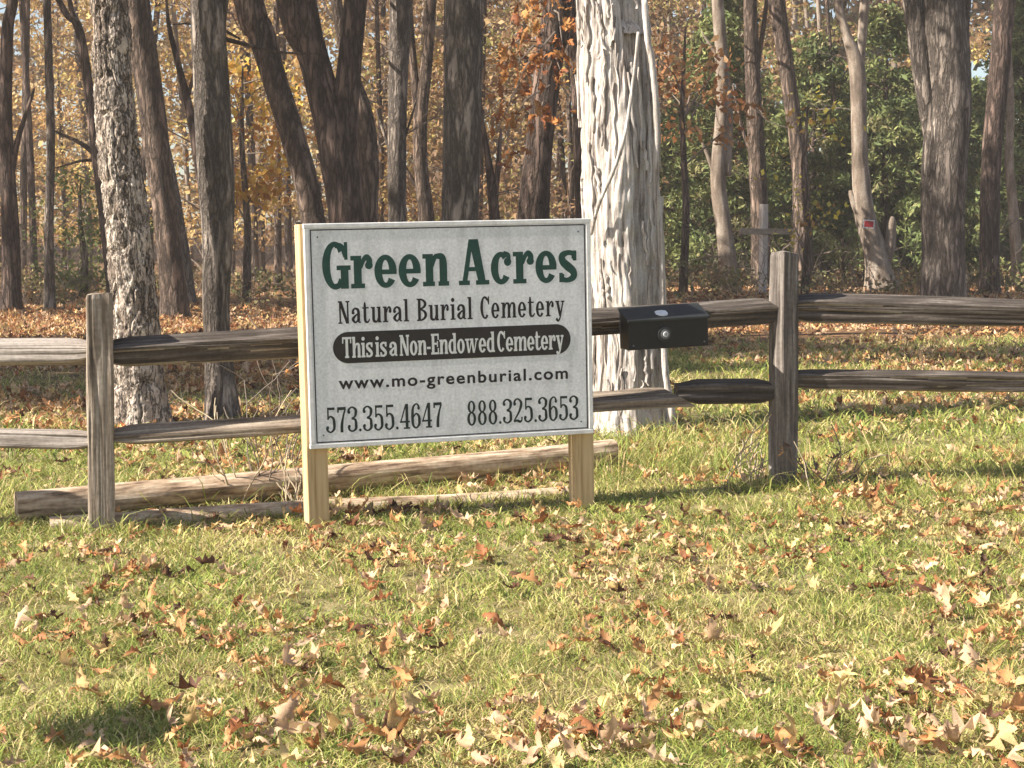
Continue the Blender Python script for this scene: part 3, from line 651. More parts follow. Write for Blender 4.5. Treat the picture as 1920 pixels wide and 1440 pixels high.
def rail(a, b, hgt, dep, seed, tilt=0.0, mat=None, sag=.0, slope=.3, under=.35, cut=0):
    a, b = Vector(a), Vector(b); d = b - a; ln = d.length; n = 30; m = 70
    n = 44; xs = np.linspace(0, ln, m); th = np.arange(n) / n; V = []
    pr = []
    for k in range(n):
        an = k / n * 2 * math.pi; c, s = math.cos(an), math.sin(an); e = 9.0
        q = (abs(c) ** e + abs(s) ** e) ** (-1 / e); pr.append((c * q + (under * (1 - s * q) / 2 * max(0.0, -c * q)), s * q - (slope * (1 - c * q) * max(0.0, s * q))))
    pr = np.array(pr); ct, st = math.cos(tilt), math.sin(tilt)
    for j, x in enumerate(xs):
        endt = 1 - .35 * (smooth(1 - x / .12) + (0 if cut else smooth(1 - (ln - x) / .12)))
        f = 1 + .22 * (vnoise(th * 10, np.full(n, x * .9), seed, 10) - .5) + .13 * (vnoise(th * 30, np.full(n, x * 1.4), seed + 1, 30) - .5) - .16 * np.clip(1 - np.abs(vnoise(th * 15, np.full(n, x * .7), seed + 7, 15) - .5) * 14, 0, 1)
        w = 1 + .22 * (vnoise(x * 1.3, 0, seed + 2) - .5)
        q = pr * f[:, None] * w * np.array([dep / 2, hgt / 2 * endt])
        yy = q[:, 0] * ct - q[:, 1] * st; z2 = q[:, 0] * st + q[:, 1] * ct
        V.append(np.stack([x - cut * (z2 / hgt + .5) * smooth((x - ln + .3) / .3), yy + .03 * (vnoise(x * .8, 1, seed + 3) - .5), z2 + .03 * (vnoise(x * .9, 2, seed + 4) - .5) - sag * math.sin(math.pi * x / ln)], 1))
    V = np.concatenate(V); F = []
    for j in range(m - 1):
        for k in range(n):
            p = j * n + k; q = j * n + (k + 1) % n; F.append((p, p + n, q + n, q))
    F.append(tuple(range(n))); F.append(tuple((m - 1) * n + k for k in range(n - 1, -1, -1)))
    me = new_mesh('rail', V, faces=F); me.materials.append(mat or M_RAIL); me.materials.append(M_RAILLIT)
    for pl in me.polygons:                       # upper split face, paler: its sunlight is put into the colour
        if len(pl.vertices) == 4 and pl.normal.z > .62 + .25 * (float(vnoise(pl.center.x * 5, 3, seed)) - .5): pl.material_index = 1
    o = link('rail', me, None, fence)
    o.location = a - fo
    o.rotation_euler = d.to_track_quat('X', 'Z').to_euler()
    return o
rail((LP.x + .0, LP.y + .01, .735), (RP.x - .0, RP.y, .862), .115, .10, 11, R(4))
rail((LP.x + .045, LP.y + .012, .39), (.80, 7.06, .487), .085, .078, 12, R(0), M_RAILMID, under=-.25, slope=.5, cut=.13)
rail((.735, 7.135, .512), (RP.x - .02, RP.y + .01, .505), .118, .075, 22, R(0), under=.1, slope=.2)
rail((LP.x - 2.95, LP.y - .02, .75), (LP.x, LP.y + .02, .737), .11, .10, 13, R(-12), M_RAILLIT, under=0)
rail((LP.x - 2.95, LP.y - .02, .37), (LP.x, LP.y + .02, .375), .09, .10, 14, R(-12), M_RAILLIT, under=0)
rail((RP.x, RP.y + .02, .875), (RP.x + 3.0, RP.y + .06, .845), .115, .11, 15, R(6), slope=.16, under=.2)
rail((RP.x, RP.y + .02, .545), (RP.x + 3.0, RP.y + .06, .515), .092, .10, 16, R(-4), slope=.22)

# ------------------------------------------------------------------ logs lying under the sign
def log(a, b, r0, r1, seed, label, flat=False):
    a, b = Vector(a), Vector(b); d = b - a; root = empty('landscape_log', a, label=label, cat='log')
    n, m = 28, 70; ln = d.length; xs = np.linspace(0, ln, m)
    pts = [Vector((x, .02 * (vnoise(x, 1, seed) - .5), .02 * (vnoise(x, 2, seed + 1) - .5))) for x in xs]
    rad = [(r0 + (r1 - r0) * x / ln) * (1 + .08 * (float(vnoise(x * 2, 5, seed)) - .5)) for x in xs]
    def disp(th, Lz, rr):
        u = th / 6.28318
        return rr * (.22 * (vnoise(u * 8, Lz * 1.2, seed + 3, 8) - .5) + .08 * (vnoise(u * 24, Lz * 2.5, seed + 4, 24) - .5))
    mb = MB(); mb.tube(pts, rad, n, cap=False, disp=disp)
    V = np.array(mb.V); F = list(mb.F); k = len(V)
    V = np.vstack([V, [pts[0]], [pts[-1]]])
    F += [(k, j, (j + 1) % n) for j in range(n)] + [(k + 1, (m - 1) * n + (j + 1) % n, (m - 1) * n + j) for j in range(n)]
    o = link('log_body', new_mesh('log_body', V, faces=F), M_LOG, root)
    root.rotation_euler = d.to_track_quat('X', 'Z').to_euler()
    return root
log((-2.13, 6.80, .040), (.512, 8.0, .115), .068, .062, 41, 'upper round peeled log lying behind the sign posts')
log((-1.93, 6.60, -.03), (.25, 7.25, .012), .055, .052, 42, 'lower log half sunk in the grass in front of the upper log')

# ------------------------------------------------------------------ the sign
SX, SY, SZ = -.231, 6.67, .801
W, H = 1.22, .92
YAW = R(15.5)
sz0 = .03
sign = empty('cemetery_sign', (SX, SY, sz0), (0, R(-1.2), YAW), label='white painted cemetery sign with green and black lettering on two pine posts', cat='sign')
zc = SZ - sz0
mb = MB(); mb.box((0, .010, zc), (W - .004, .02, H - .004)); mb.build('board', M_BOARD, sign)
# raised white trim round the edge
mb = MB(); tw = .020
mb.box((0, .0097, zc + H / 2 - tw / 2), (W + .004, .0244, tw)); mb.box((0, .0097, zc - H / 2 + tw / 2), (W + .004, .0244, tw))
mb.box((-W / 2 + tw / 2, .0097, zc), (tw, .024, H - 2 * tw - .0004)); mb.box((W / 2 - tw / 2, .0097, zc), (tw, .024, H - 2 * tw - .0004))
mb.build('edge_trim', M_TRIM, sign, bevel=.003)
mb = MB(); lx, lz, lw = .583, .434, .0045
for s in (-1, 1):
    mb.box((0, -.0006, zc + s * lz), (2 * lx + lw, .0012, lw)); mb.box((s * lx, -.0006, zc), (lw, .00125, 2 * lz - lw - .0002))
mb.build('border_line', M_BLACK, sign)
for sx in (-1, 1):
    for s in (-1, 1):
        mb = MB(); c = Vector((sx * .555, 0, zc + s * .405))
        mb.tube([c + Vector((0, .002, 0)), c + Vector((0, -.0012, 0))], [.004, .0035], 10); mb.build('screw', M_DIAL, sign)
# posts (local x of each, its twist)
for sx, tws in ((-1, 5), (1, 0)):
    wx = sx * (W / 2 - .036) - (.010 if sx < 0 else .0)
    gp = Vector((SX, SY, 0)) + Vector((wx * math.cos(YAW), wx * math.sin(YAW), 0))
    zb = float(gz(gp.x, gp.y)) - sz0 - .12; zt = zc + H / 2 - (.006 if sx > 0 else .002)
    mb = MB(); mb.box((0, 0, (zb + zt) / 2), (.089, .089, zt - zb))
    o = mb.build('post', M_PINE, sign, bevel=.004); o.location = (wx, .0235 + .0445 + (.003 if sx < 0 else 0), 0); o.rotation_euler = (0, 0, R(tws))

# --- lettering: condensed slab letters drawn from strokes
class Glyph:
    def __init__(s): s.polys = []
    def rect(s, x0, y0, x1, y1): s.polys.append([[(x0, y0), (x1, y0), (x1, y1), (x0, y1)]])
    def quad(s, *p): s.polys.append([list(p)])
    def stroke(s, pts, n=26):
        A = catmull(np.array(pts, float), n); T = np.gradient(A[:, :2], axis=0); T /= np.linalg.norm(T, axis=1)[:, None] + 1e-9
        Nn = np.stack([-T[:, 1], T[:, 0]], 1); l = A[:, :2] + Nn * A[:, 2:3] / 2; r = A[:, :2] - Nn * A[:, 2:3] / 2
        s.polys.append([[tuple(r[i]), tuple(r[i + 1]), tuple(l[i + 1]), tuple(l[i])] for i in range(n - 1)])
    def ring(s, cx, cy, rx, ry, tx, ty, a0=0, a1=360, n=36):
        P = []
        for i in range(n + 1):
            a = R(a0 + (a1 - a0) * i / n); c, q = math.cos(a), math.sin(a)
            P.append(((cx + rx * c, cy + ry * q), (cx + (rx - tx) * c, cy + (ry - ty) * q)))
        s.polys.append([[P[i][0], P[i + 1][0], P[i + 1][1], P[i][1]] for i in range(n)])
    def dot(s, cx, cy, rx, ry):
        s.polys.append([[(cx, cy)] + [(cx + rx * math.cos(R(a)), cy + ry * math.sin(R(a))) for a in (k, k + 15, k + 30)] for k in range(0, 360, 30)])

def glyph(ch, S, T, Hh, O):
    """S stem, T thin stroke, Hh slab height, O slab overhang; cap height 1"""
    g = Glyph(); x = .70; w = 0
    stem = lambda x0, y0, y1, lf=1, rf=1, lt=0, rt=0: (g.rect(x0, y0, x0 + S, y1),
        (lf or rf) and g.rect(x0 - O * lf, y0, x0 + S + O * rf, y0 + Hh), (lt or rt) and g.rect(x0 - O * lt, y1 - Hh, x0 + S + O * rt, y1))
    bw = 2 * S + .17 * 1.0   # bowl letter width
    if ch in 'eoc':
        w = bw
        if ch == 'o': g.ring(w / 2, x / 2, w / 2, x / 2 + .01, S, T)
        elif ch == 'e':
            g.ring(w / 2, x / 2, w / 2, x / 2 + .01, S, T, 0, 326); g.rect(S * .7, x / 2 - T * .55, w - .004, x / 2 + T * .35)
        else:
            w *= .95; g.ring(w / 2, x / 2, w / 2, x / 2 + .01, S, T, 48, 324); g.dot(w - S * .48, x * .70, S * .5, .095)
            g.stroke([(w * .62, x * .98, T * .8), (w * .85, x * .9, T), (w - S * .35, x * .74, S * .5)], 10)
    elif ch == 'd':
        w = bw + O; g.ring(bw / 2, x / 2, bw / 2, x / 2 + .01, S, T, 60, 300); g.rect(bw - S, 0, bw, 1); g.rect(bw - S - O, 1 - Hh, bw - .01, 1); g.rect(bw - S, 0, bw + O, Hh)
        g.stroke([(bw * .55, x - T * .5, T), (bw * .75, x - T * .8, T * .9), (bw - S, x - .2, T * .5)], 8); g.stroke([(bw * .55, T * .5, T), (bw * .75, T * .8, T * .9), (bw - S, .2, T * .5)], 8)
    elif ch == 'a':
        w = bw * .96 + O * .6; q = bw * .96
        g.stroke([(S * .5, x * .66, S * .85), (S * .55, x * .8, S * .8), (q * .42, x - T * .55, T), (q - S * .8, x * .86, S * .85), (q - S * .5, x * .68, S), (q - S * .5, .16, S), (q - S * .3, .05, S * .55), (q + O * .7, .05, T * .6)], 40)
        g.dot(S * .55, x * .66, S * .55, .07)
        g.stroke([(q - S * .8, x * .58, T * .9), (q * .5, x * .50, T), (S * .55, x * .30, S), (S * .6, .13, S * .9), (q * .42, T * .5, T), (q * .66, .10, T * .9), (q - S * .7, .24, T * .6)], 34)
    elif ch == 'r':
        w = O + S + .20 + S * .35; stem(O, 0, x, 1, 1, 1, 0)
        g.stroke([(O + S * .9, x * .62, T * .6), (O + S + .05, x * .86, T * .9), (O + S + .13, x * .96, T), (w - S * .4, x * .86, S * .75), (w - S * .42, x * .72, S * .8)], 22)
        g.dot(w - S * .45, x * .70, S * .5, .085)
    elif ch in 'nmh':
        k = 2 if ch == 'm' else 1; step = S + .155; w = O * 1.6 + S + k * step
        stem(O, 0, 1 if ch == 'h' else x, 1, .45, 1, 0)
        for j in range(k):
            a = O + j * step; b = a + step
            g.stroke([(a + S * .9, x * .60, T * .5), (a + S + .04, x * .88, T * .9), (a + S + .10, x - T * .45, T), (b + S * .35, x * .89, S * .85), (b + S * .5, x * .66, S), (b + S * .5, x * .3, S)], 26)
            g.rect(b, 0, b + S, x * .4); g.rect(b - O * .45, 0, b + S + O * (.6 if j == k - 1 else .45), Hh)
    elif ch == 'u':
        step = S + .16; w = O + S + step + O * .5
        g.stroke([(O + S * .5, x * .5, S), (O + S * .5, x * .22, S), (O + S * .75, .07, S * .85), (O + S + .09, T * .5, T), (O + step - .02, .1, T * .8), (O + step + .01, .24, T * .5)], 26)
        g.rect(O, x * .4, O + S, x); g.rect(0, x - Hh, O + S, x - .0); b = O + step
        g.rect(b, 0, b + S, x); g.rect(b - O * .8, x - Hh, b + S, x); g.rect(b, 0, b + S + O * .6, Hh)
    elif ch == 'i':
        w = 2 * O + S; stem(O, 0, x, 1, 1, 1, 0); g.dot(O + S / 2, .89, S * .62, .095)
    elif ch == 'l':
        w = 2 * O + S; stem(O, 0, 1, 1, 1, 1, 0)
    elif ch == 't':
        w = O + S + .16; g.rect(0, x - Hh, w - .02, x)
        g.stroke([(O + S * .5, .92, S * .5), (O + S * .5, .75, S * .9), (O + S * .5, .5, S), (O + S * .5, .2, S), (O + S * .72, .07, S * .85), (O + S + .07, T * .5, T), (w, .13, T * .8), (w + .01, .18, T * .5)], 34)
    elif ch == 's':
        w = bw * .9
        g.stroke([(w - S * .5, x * .74, T * .9), (w * .78, x * .90, T), (w * .48, x - T * .5 + .01, T), (S * .55, x * .84, S * .85), (S * .62, x * .66, S * .95), (w * .5, x * .5, S * 1.05), (w - S * .6, x * .34, S * .95), (w - S * .55, x * .17, S * .85), (w * .52, T * .5 - .01, T), (w * .22, x * .1, T), (S * .5, x * .26, T * .9)], 60)
        g.rect(w - S * .62, x * .68, w - S * .1, x); g.rect(S * .1, 0, S * .6, x * .30)
    elif ch in 'yw':
        if ch == 'y':
            w = 2 * O + S + .26
            g.quad((O * .6, x), (O * .6 + S, x), (w / 2 + S * .55, .0), (w / 2 - S * .35, .0))
            g.stroke([(w - O * 1.2, x, T), (w * .56, .05, T), (w * .44, -.14, T), (w * .26, -.22, T * 1.0), (w * .14, -.16, T)], 24); g.dot(w * .16, -.15, S * .45, .07)
            g.rect(0, x - Hh, O * 1.5 + S, x); g.rect(w - 2 * O - T, x - Hh, w, x)
        else:
            w = .78 + S * .6; d = S * .9
            for a in (.05, .05 + (w - .1) * .42):
                g.quad((a, x), (a + d, x), (a + d + .10, 0), (a + .10 + d * .25, 0))
                g.quad((a + d + .16 + .05, x), (a + d + .16 + .05 + T * .8, x), (a + d + .10, 0), (a + .12 + d * .5, 0))
            g.rect(0, x - Hh, S + .12, x); g.rect(w * .36, x - Hh, w * .62, x); g.rect(w - .20, x - Hh, w, x)
    elif ch == '-': w = .24; g.rect(0, .27, w, .27 + T * 1.1)
    elif ch == 'G':
        w = 2 * S + .26; g.ring(w / 2 - .01, .5, w / 2 - .01, .515, S, T, 42, 318)
        g.rect(w - S * .55, .62, w - S * .12, 1); g.stroke([(w * .5, .99 - T * .5, T), (w * .75, .9, T), (w - S * .4, .68, T * .8)], 12)
        g.rect(w - S - .01, 0, w - .01, .5); g.rect(w - S - O - .03, .5 - Hh, w + O * .6, .5); g.stroke([(w * .45, T * .5 - .01, T), (w * .7, T * .8, T), (w - S * .6, .22, T)], 10)
    elif ch == 'C':
        w = 2 * S + .22; g.ring(w / 2, .5, w / 2, .515, S, T, 46, 316)
        g.rect(w - S * .5, .64, w - S * .08, 1); g.stroke([(w * .5, .99 - T * .5, T), (w * .75, .9, T), (w - S * .3, .68, T * .8)], 12)
    elif ch == 'A':
        w = 2 * O + 2 * S + .24; m = w / 2
        g.quad((O, 0), (O + T * 1.1, 0), (m - S * .1, .93), (m - S * .62, 1.0)); g.quad((w - O - S, 0), (w - O, 0), (m + S * .62, 1), (m - S * .62, 1))
        g.rect(w * .27, .30, w * .70, .30 + T * .8); g.rect(0, 0, O * 2 + T * 1.1, Hh); g.rect(w - 2 * O - S, 0, w, Hh)
    elif ch == 'N':
        w = 2 * O + 2 * S * .7 + .30; q = T * 1.1; g.rect(O, 0, O + q, 1); g.rect(w - O - q, 0, w - O, 1)
        g.quad((O * .5, 1), (O * .5 + S * 1.15, 1), (w - O, 0), (w - O - S * 1.0, 0)); g.rect(0, 0, 2 * O + q, Hh); g.rect(w - 2 * O - q, 1 - Hh, w, 1); g.rect(0, 1 - Hh, O + S, 1)
    elif ch == 'B':
        w = O + 2 * S + .20; g.rect(O, 0, O + S, 1); g.rect(0, 0, O + S + .06, Hh); g.rect(0, 1 - Hh, O + S + .06, 1)
        r_ = w - O - S * .8
        g.ring(w - r_ - .02, .755, r_, .245, S, T * .9, -90, 90); g.ring(w - r_, .27, r_, .27, S, T * .9, -90, 90)
        g.rect(O + S, 1 - T * .9, w - r_, 1); g.rect(O + S, .505, w - r_, .505 + T * .7); g.rect(O + S, 0, w - r_, T * .9)
    elif ch == 'T':
        w = S + .42; a = w / 2 - S / 2; g.rect(a, 0, a + S, 1); g.rect(a - O, 0, a + S + O, Hh); g.rect(0, 1 - T, w, 1); g.rect(0, .70, T * .75, 1 - T * .5); g.rect(w - T * .75, .70, w, 1 - T * .5)
    elif ch == 'E':
        w = O + S + .30; g.rect(O, 0, O + S, 1); g.rect(0, 0, w, T); g.rect(0, 1 - T, w, 1); g.rect(O + S, .47, w - .12, .47 + T * .9); g.rect(w - T * .8, .0, w, .30); g.rect(w - T * .8, .70, w, 1); g.rect(w - .13, .36, w - .13 + T * .7, .64)
    # figures, drawn at width .40
    elif ch == '.': w = .12; g.dot(.06, .055, .055, .06)
    elif ch == '3':
        w = .40; g.stroke([(.05, .78, S), (.07, .90, S * .7), (.2, .975, T), (.335, .88, S * .9), (.345, .74, S), (.30, .60, S * .7), (.17, .53, T)], 34)
        g.stroke([(.17, .53, T), (.32, .47, S * .8), (.345, .28, S), (.335, .12, S * .9), (.2, .025, T), (.07, .09, S * .7), (.05, .22, S)], 34); g.dot(.065, .22, .06, .065); g.dot(.065, .78, .06, .065)
    elif ch == '5':
        w = .40; g.rect(.06, .52, .06 + T, 1); g.rect(.06, .90, .37, 1)
        g.stroke([(.07, .53, T), (.18, .645, T), (.31, .56, S * .85), (.34, .35, S), (.325, .14, S * .85), (.19, .025, T), (.07, .09, S * .7), (.05, .2, S)], 40); g.dot(.065, .21, .06, .065)
    elif ch == '7':
        w = .38; g.rect(.02, .88, .37, 1); g.rect(.02, .78, .02 + T, .95); g.stroke([(.35, .92, T), (.26, .62, S * .7), (.20, .3, S), (.19, .0, S)], 24)
    elif ch == '4':
        w = .42; g.rect(.24, 0, .24 + S, 1); g.quad((.0, .27), (T * .9, .27), (.24 + S * .5, 1), (.24, 1)); g.rect(0, .25, .42, .25 + T * 1.1); g.rect(.16, 0, .30 + S, T)
    elif ch == '6':
        w = .40; g.stroke([(.33, .80, S * .9), (.30, .93, T), (.21, .975, T), (.09, .84, S * .8), (.06, .5, S), (.08, .15, S * .85), (.2, .025, T), (.325, .14, S * .85), (.345, .32, S), (.32, .5, S * .8), (.21, .59, T), (.10, .47, T * .8)], 60); g.dot(.325, .80, .055, .06)
    elif ch == '8':
        w = .40; g.ring(.2, .745, .165, .25, S * .85, T, 0, 360); g.ring(.2, .265, .19, .28, S * .95, T, 0, 360)
    elif ch == '2':
        w = .40; g.stroke([(.055, .76, S), (.08, .91, S * .7), (.2, .975, T), (.33, .86, S * .85), (.34, .70, S), (.25, .45, S * .75), (.08, .17, T), (.03, .06, T)], 44); g.dot(.07, .77, .06, .065)
        g.stroke([(.03, .05, T), (.15, .10, S * .8), (.28, .05, S * .9), (.36, .10, T), (.375, .24, T)], 20)
    return g, w

def write(name, text, x0, x1, base, cap, mat, S, T, Hh, O, gap, space, y0, parent=sign):
    place = []; x = 0
    for ch in text:
        if ch == ' ': x += space; continue
        g, w = glyph(ch, S, T, Hh, O); place.append((g, x)); x += w + gap
    x -= gap; sx = (x1 - x0) / x
    V, F = [], []; k = 0
    for g, gx in place:
        for j, poly in enumerate(g.polys):
            dy = y0 - .00005 * (j + 1)
            for q in poly:
                area = sum(q[i][0] * q[(i + 1) % len(q)][1] - q[(i + 1) % len(q)][0] * q[i][1] for i in range(len(q)))
                if area < 0: q = q[::-1]
                F.append(tuple(range(len(V), len(V) + len(q))))
                V += [(x0 + (gx + a) * sx, dy, zc + base + b * cap) for a, b in q]
    return link(name, new_mesh(name, V, faces=F), mat, parent)

write('heading_lettering', 'Green Acres', -.539, .549, .193, .19, M_GREEN, .19, .115, .10, .075, .045, .20, -.0003)
write('subtitle_lettering', 'Natural Burial Cemetery', -.48, .489, .050, .093, M_BLACK, .155, .085, .065, .065, .095, .36, -.0003)
# black banner with round ends
mb = MB(); r_ = .0645; cz = zc - .0485
pp = [(.449 + r_ * math.cos(R(a)), cz + r_ * math.sin(R(a))) for a in range(-90, 91, 6)] + [(-.441 + r_ * math.cos(R(a)), cz + r_ * math.sin(R(a))) for a in range(90, 271, 6)]
n = len(pp); mb.add([(a, -.0012, b) for a, b in pp] + [(a, .001, b) for a, b in pp], [tuple(range(n))] + [(i, i + n, (i + 1) % n + n, (i + 1) % n) for i in range(n)])
mb.build('banner', M_PILL, sign)
write('banner_lettering', 'This is a Non-Endowed Cemetery', -.467, .482, -.091, .086, M_WHITE, .165, .10, .09, .05, .035, .13, -.0016)
for x0, x1, s in ((-.544, -.055, '573.355.4647'), (.052, .543, '888.325.3653')):
    write('phone_digits', s, x0, x1, -.397, .105, M_PHONE, .118, .066, .06, .05, .055, .2, -.0003)
cu = bpy.data.curves.new('web_address_lettering', 'FONT'); cu.body = 'www.mo-greenburial.com'; cu.size = .07; cu.offset = .0016; cu.space_character = 1.18
tmp = bpy.data.objects.new('tmp', cu); COL.objects.link(tmp)
me = bpy.data.meshes.new_from_object(tmp.evaluated_get(bpy.context.evaluated_depsgraph_get()))
bpy.data.objects.remove(tmp)
co = np.zeros(len(me.vertices) * 3, np.float32); me.vertices.foreach_get('co', co); co = co.reshape(-1, 3)
sxx = (.499 + .487) / (co[:, 0].max() - co[:, 0].min())
co = np.stack([(co[:, 0] - co[:, 0].min()) * sxx - .487, np.full(len(co), -.0008), co[:, 1] * 1.0 + zc - .217], 1)
me.vertices.foreach_set('co', co.astype(np.float32).ravel()); me.materials.clear(); me.name = 'web_address_lettering'
link('web_address_lettering', me, M_BLACK, sign)

# ------------------------------------------------------------------ black box on the fence rail
bd = (RP - LP).normalized(); byaw = math.atan2(bd.y, bd.x)
bc = at(1255, 626, 6.93)
box = empty('brochure_box', (bc.x, bc.y, bc.z - .062), (0, R(-2.5), byaw), label='black box with round lock hung on the top rail right of the sign', cat='box')
bw_, bh_, bdp = .365, .125, .13
mb = MB()
mb.add([(-bw_ / 2, 0, 0), (bw_ / 2, 0, 0), (bw_ / 2, bdp, 0), (-bw_ / 2, bdp, 0), (-bw_ / 2, 0, bh_), (bw_ / 2, 0, bh_), (bw_ / 2, bdp, bh_ + .045), (-bw_ / 2, bdp, bh_ + .045)],
       [(3, 2, 1, 0), (0, 1, 5, 4), (1, 2, 6, 5), (2, 3, 7, 6), (3, 0, 4, 7), (4, 5, 6, 7)])
mb.build('body', M_BOX, box, bevel=.004)
for sx in (-1, 1):
    mb = MB(); mb.box((sx * .12, bdp + .02, .10), (.03, .045, .012)); mb.build('bracket', M_DIAL, box)
    mb = MB(); q_ = Vector((sx * (bw_ / 2 - .02), -.001, .02)); mb.tube([q_, q_ + Vector((0, -.003, 0))], [.005, .004], 8); mb.build('rivet', M_DIAL, box)
mb = MB(); e = .006
mb.add([(-bw_ / 2 - e, -.012, bh_ - .006), (bw_ / 2 + e, -.012, bh_ - .006), (bw_ / 2 + e, bdp, bh_ + .045), (-bw_ / 2 - e, bdp, bh_ + .045),
        (-bw_ / 2 - e, -.012, bh_ + .006), (bw_ / 2 + e, -.012, bh_ + .006), (bw_ / 2 + e, bdp, bh_ + .057), (-bw_ / 2 - e, bdp, bh_ + .057)],
       [(3, 2, 1, 0), (0, 1, 5, 4), (1, 2, 6, 5), (2, 3, 7, 6), (3, 0, 4, 7), (4, 5, 6, 7)])
mb.build('lid', M_BOXLID, box, bevel=.003)
lk = Vector((-.018, 0, .062))
mb = MB(); mb.tube([lk + Vector((0, .002, 0)), lk + Vector((0, -.010, 0))], [.036, .033], 36); lo = mb.build('lock', M_BOXLID, box, bevel=.002)
mb = MB(); mb.tube([lk + Vector((0, -.009, 0)), lk + Vector((0, -.0125, 0))], [.0215, .0205], 32); mb.build('lock_ring', M_DIAL, lo)
mb = MB(); mb.tube([lk + Vector((0, -.012, 0)), lk + Vector((0, -.017, 0))], [.0125, .011], 28); mb.build('lock_barrel', M_DIAL2, lo)
mb = MB(); mb.box((lk.x, -.0172, lk.z), (.003, .001, .011)); mb.build('keyhole', M_BOX, lo)
# white patch on the sloping lid
sl = .051 / (bdp + .012); pt = []
for a, b in ((-.038, .022), (-.024, .004), (-.008, -.005), (.012, -.006), (.03, .002), (.039, .022), (.037, .056), (.015, .066), (-.012, .064), (-.034, .052)):
    a *= .72; b = .012 + b * .75
    pt.append((a - .018, b + .004, bh_ + .006 + (b + .016) * sl))
mb = MB(); n = len(pt); mb.add([(a, b, c + .0045) for a, b, c in pt] + [(a, b, c + .0005) for a, b, c in pt], [tuple(range(n))] + [(i, i + n, (i + 1) % n + n, (i + 1) % n) for i in range(n)])
mb.build('white_patch', M_WHITE, box)

# ------------------------------------------------------------------ cross and red notice in the wood
cb = at(1430, 548, 29.6); cb.z = float(gz(cb.x, cb.y)) - .05
cr = empty('wooden_cross', cb, (0, 0, R(28)), label='plain wooden cross standing among the trunks behind the fence', cat='cross')
mb = MB(); mb.box((0, 0, .86), (.12, .12, 1.72)); mb.build('upright', M_CROSS, cr, bevel=.01)
mb = MB(); mb.box((0, -.085, 1.22), (1.2, .05, .11)); mb.build('crossbar', M_CROSSBAR, cr, bevel=.008)
np_ = at(1629, 420, ytree[1][0].y - .42)
no_ = empty('notice', np_, (0, R(4), R(6)), label='small red notice with white border nailed to the Y shaped tree', cat='notice')
mb = MB(); mb.box((0, 0, 0), (.235, .006, .165)); mb.build('white_backing', M_WHITE, no_)
mb = MB(); mb.box((0, -.004, 0), (.19, .004, .12)); mb.build('red_panel', M_RED, no_)
mb = MB(); mb.tube([Vector((0, .003, .06)), Vector((0, .32, .06))], [.006, .006], 6); mb.build('nail', M_DIAL, no_)

# ------------------------------------------------------------------ oak leaves
def oak_leaf(seed, seg=11):
    """lobed oak leaf, unit length along +x, curled; returns V, quads"""
    g = np.random.default_rng(seed)
    prof = [(0, .012), (.08, .04), (.17, .16), (.25, .10), (.35, .25), (.44, .13), (.55, .31), (.65, .16), (.76, .25), (.85, .13), (.94, .10), (1.0, .02)]
    V = []; bend = g.choice((-1, 1)) * g.uniform(.8, 3.4); cross = g.uniform(.4, 2.6); tw = g.uniform(-.9, .9); wf = g.uniform(.5, .88)
    for k, (tt, hw) in enumerate(prof):
        for s in (-1, -.5, 0, .5, 1):
            j = 1 + .55 * (g.random() - .5)
            fw = .05 if hw > .14 else -.01
            a = tt + fw * abs(s) * .6; b = s * hw * j
            z = cross * b * b + (.07 * g.normal() if abs(s) == 1 else 0) + bend * .5 * (tt - .5) ** 2 + tw * b * (tt - .5)
            V.append((a - .5, b * wf, z))
    m = len(prof); Q = [(k * 5 + s, (k + 1) * 5 + s, (k + 1) * 5 + s + 1, k * 5 + s + 1) for k in range(m - 1) for s in range(4)]
    # stalk
    n0 = len(V); V += [(-.5, -.010, V[2][2]), (-.5, .010, V[2][2]), (-.68, .006, V[2][2] + .03), (-.68, -.006, V[2][2] + .03)]; Q.append((n0, n0 + 1, n0 + 2, n0 + 3))
    return np.array(V), np.array(Q)
SHAPES = [oak_leaf(900 + k) for k in range(14)]
LEAFC = {'pale tan': [(.62, .43, .27), (.54, .36, .22)], 'golden buff': [(.58, .39, .17), (.58, .43, .20)], 'light orange brown': [(.54, .28, .12), (.48, .24, .10)],
         'rust brown': [(.30, .12, .05), (.34, .14, .06)], 'dark brown': [(.13, .06, .035), (.10, .05, .03)]}
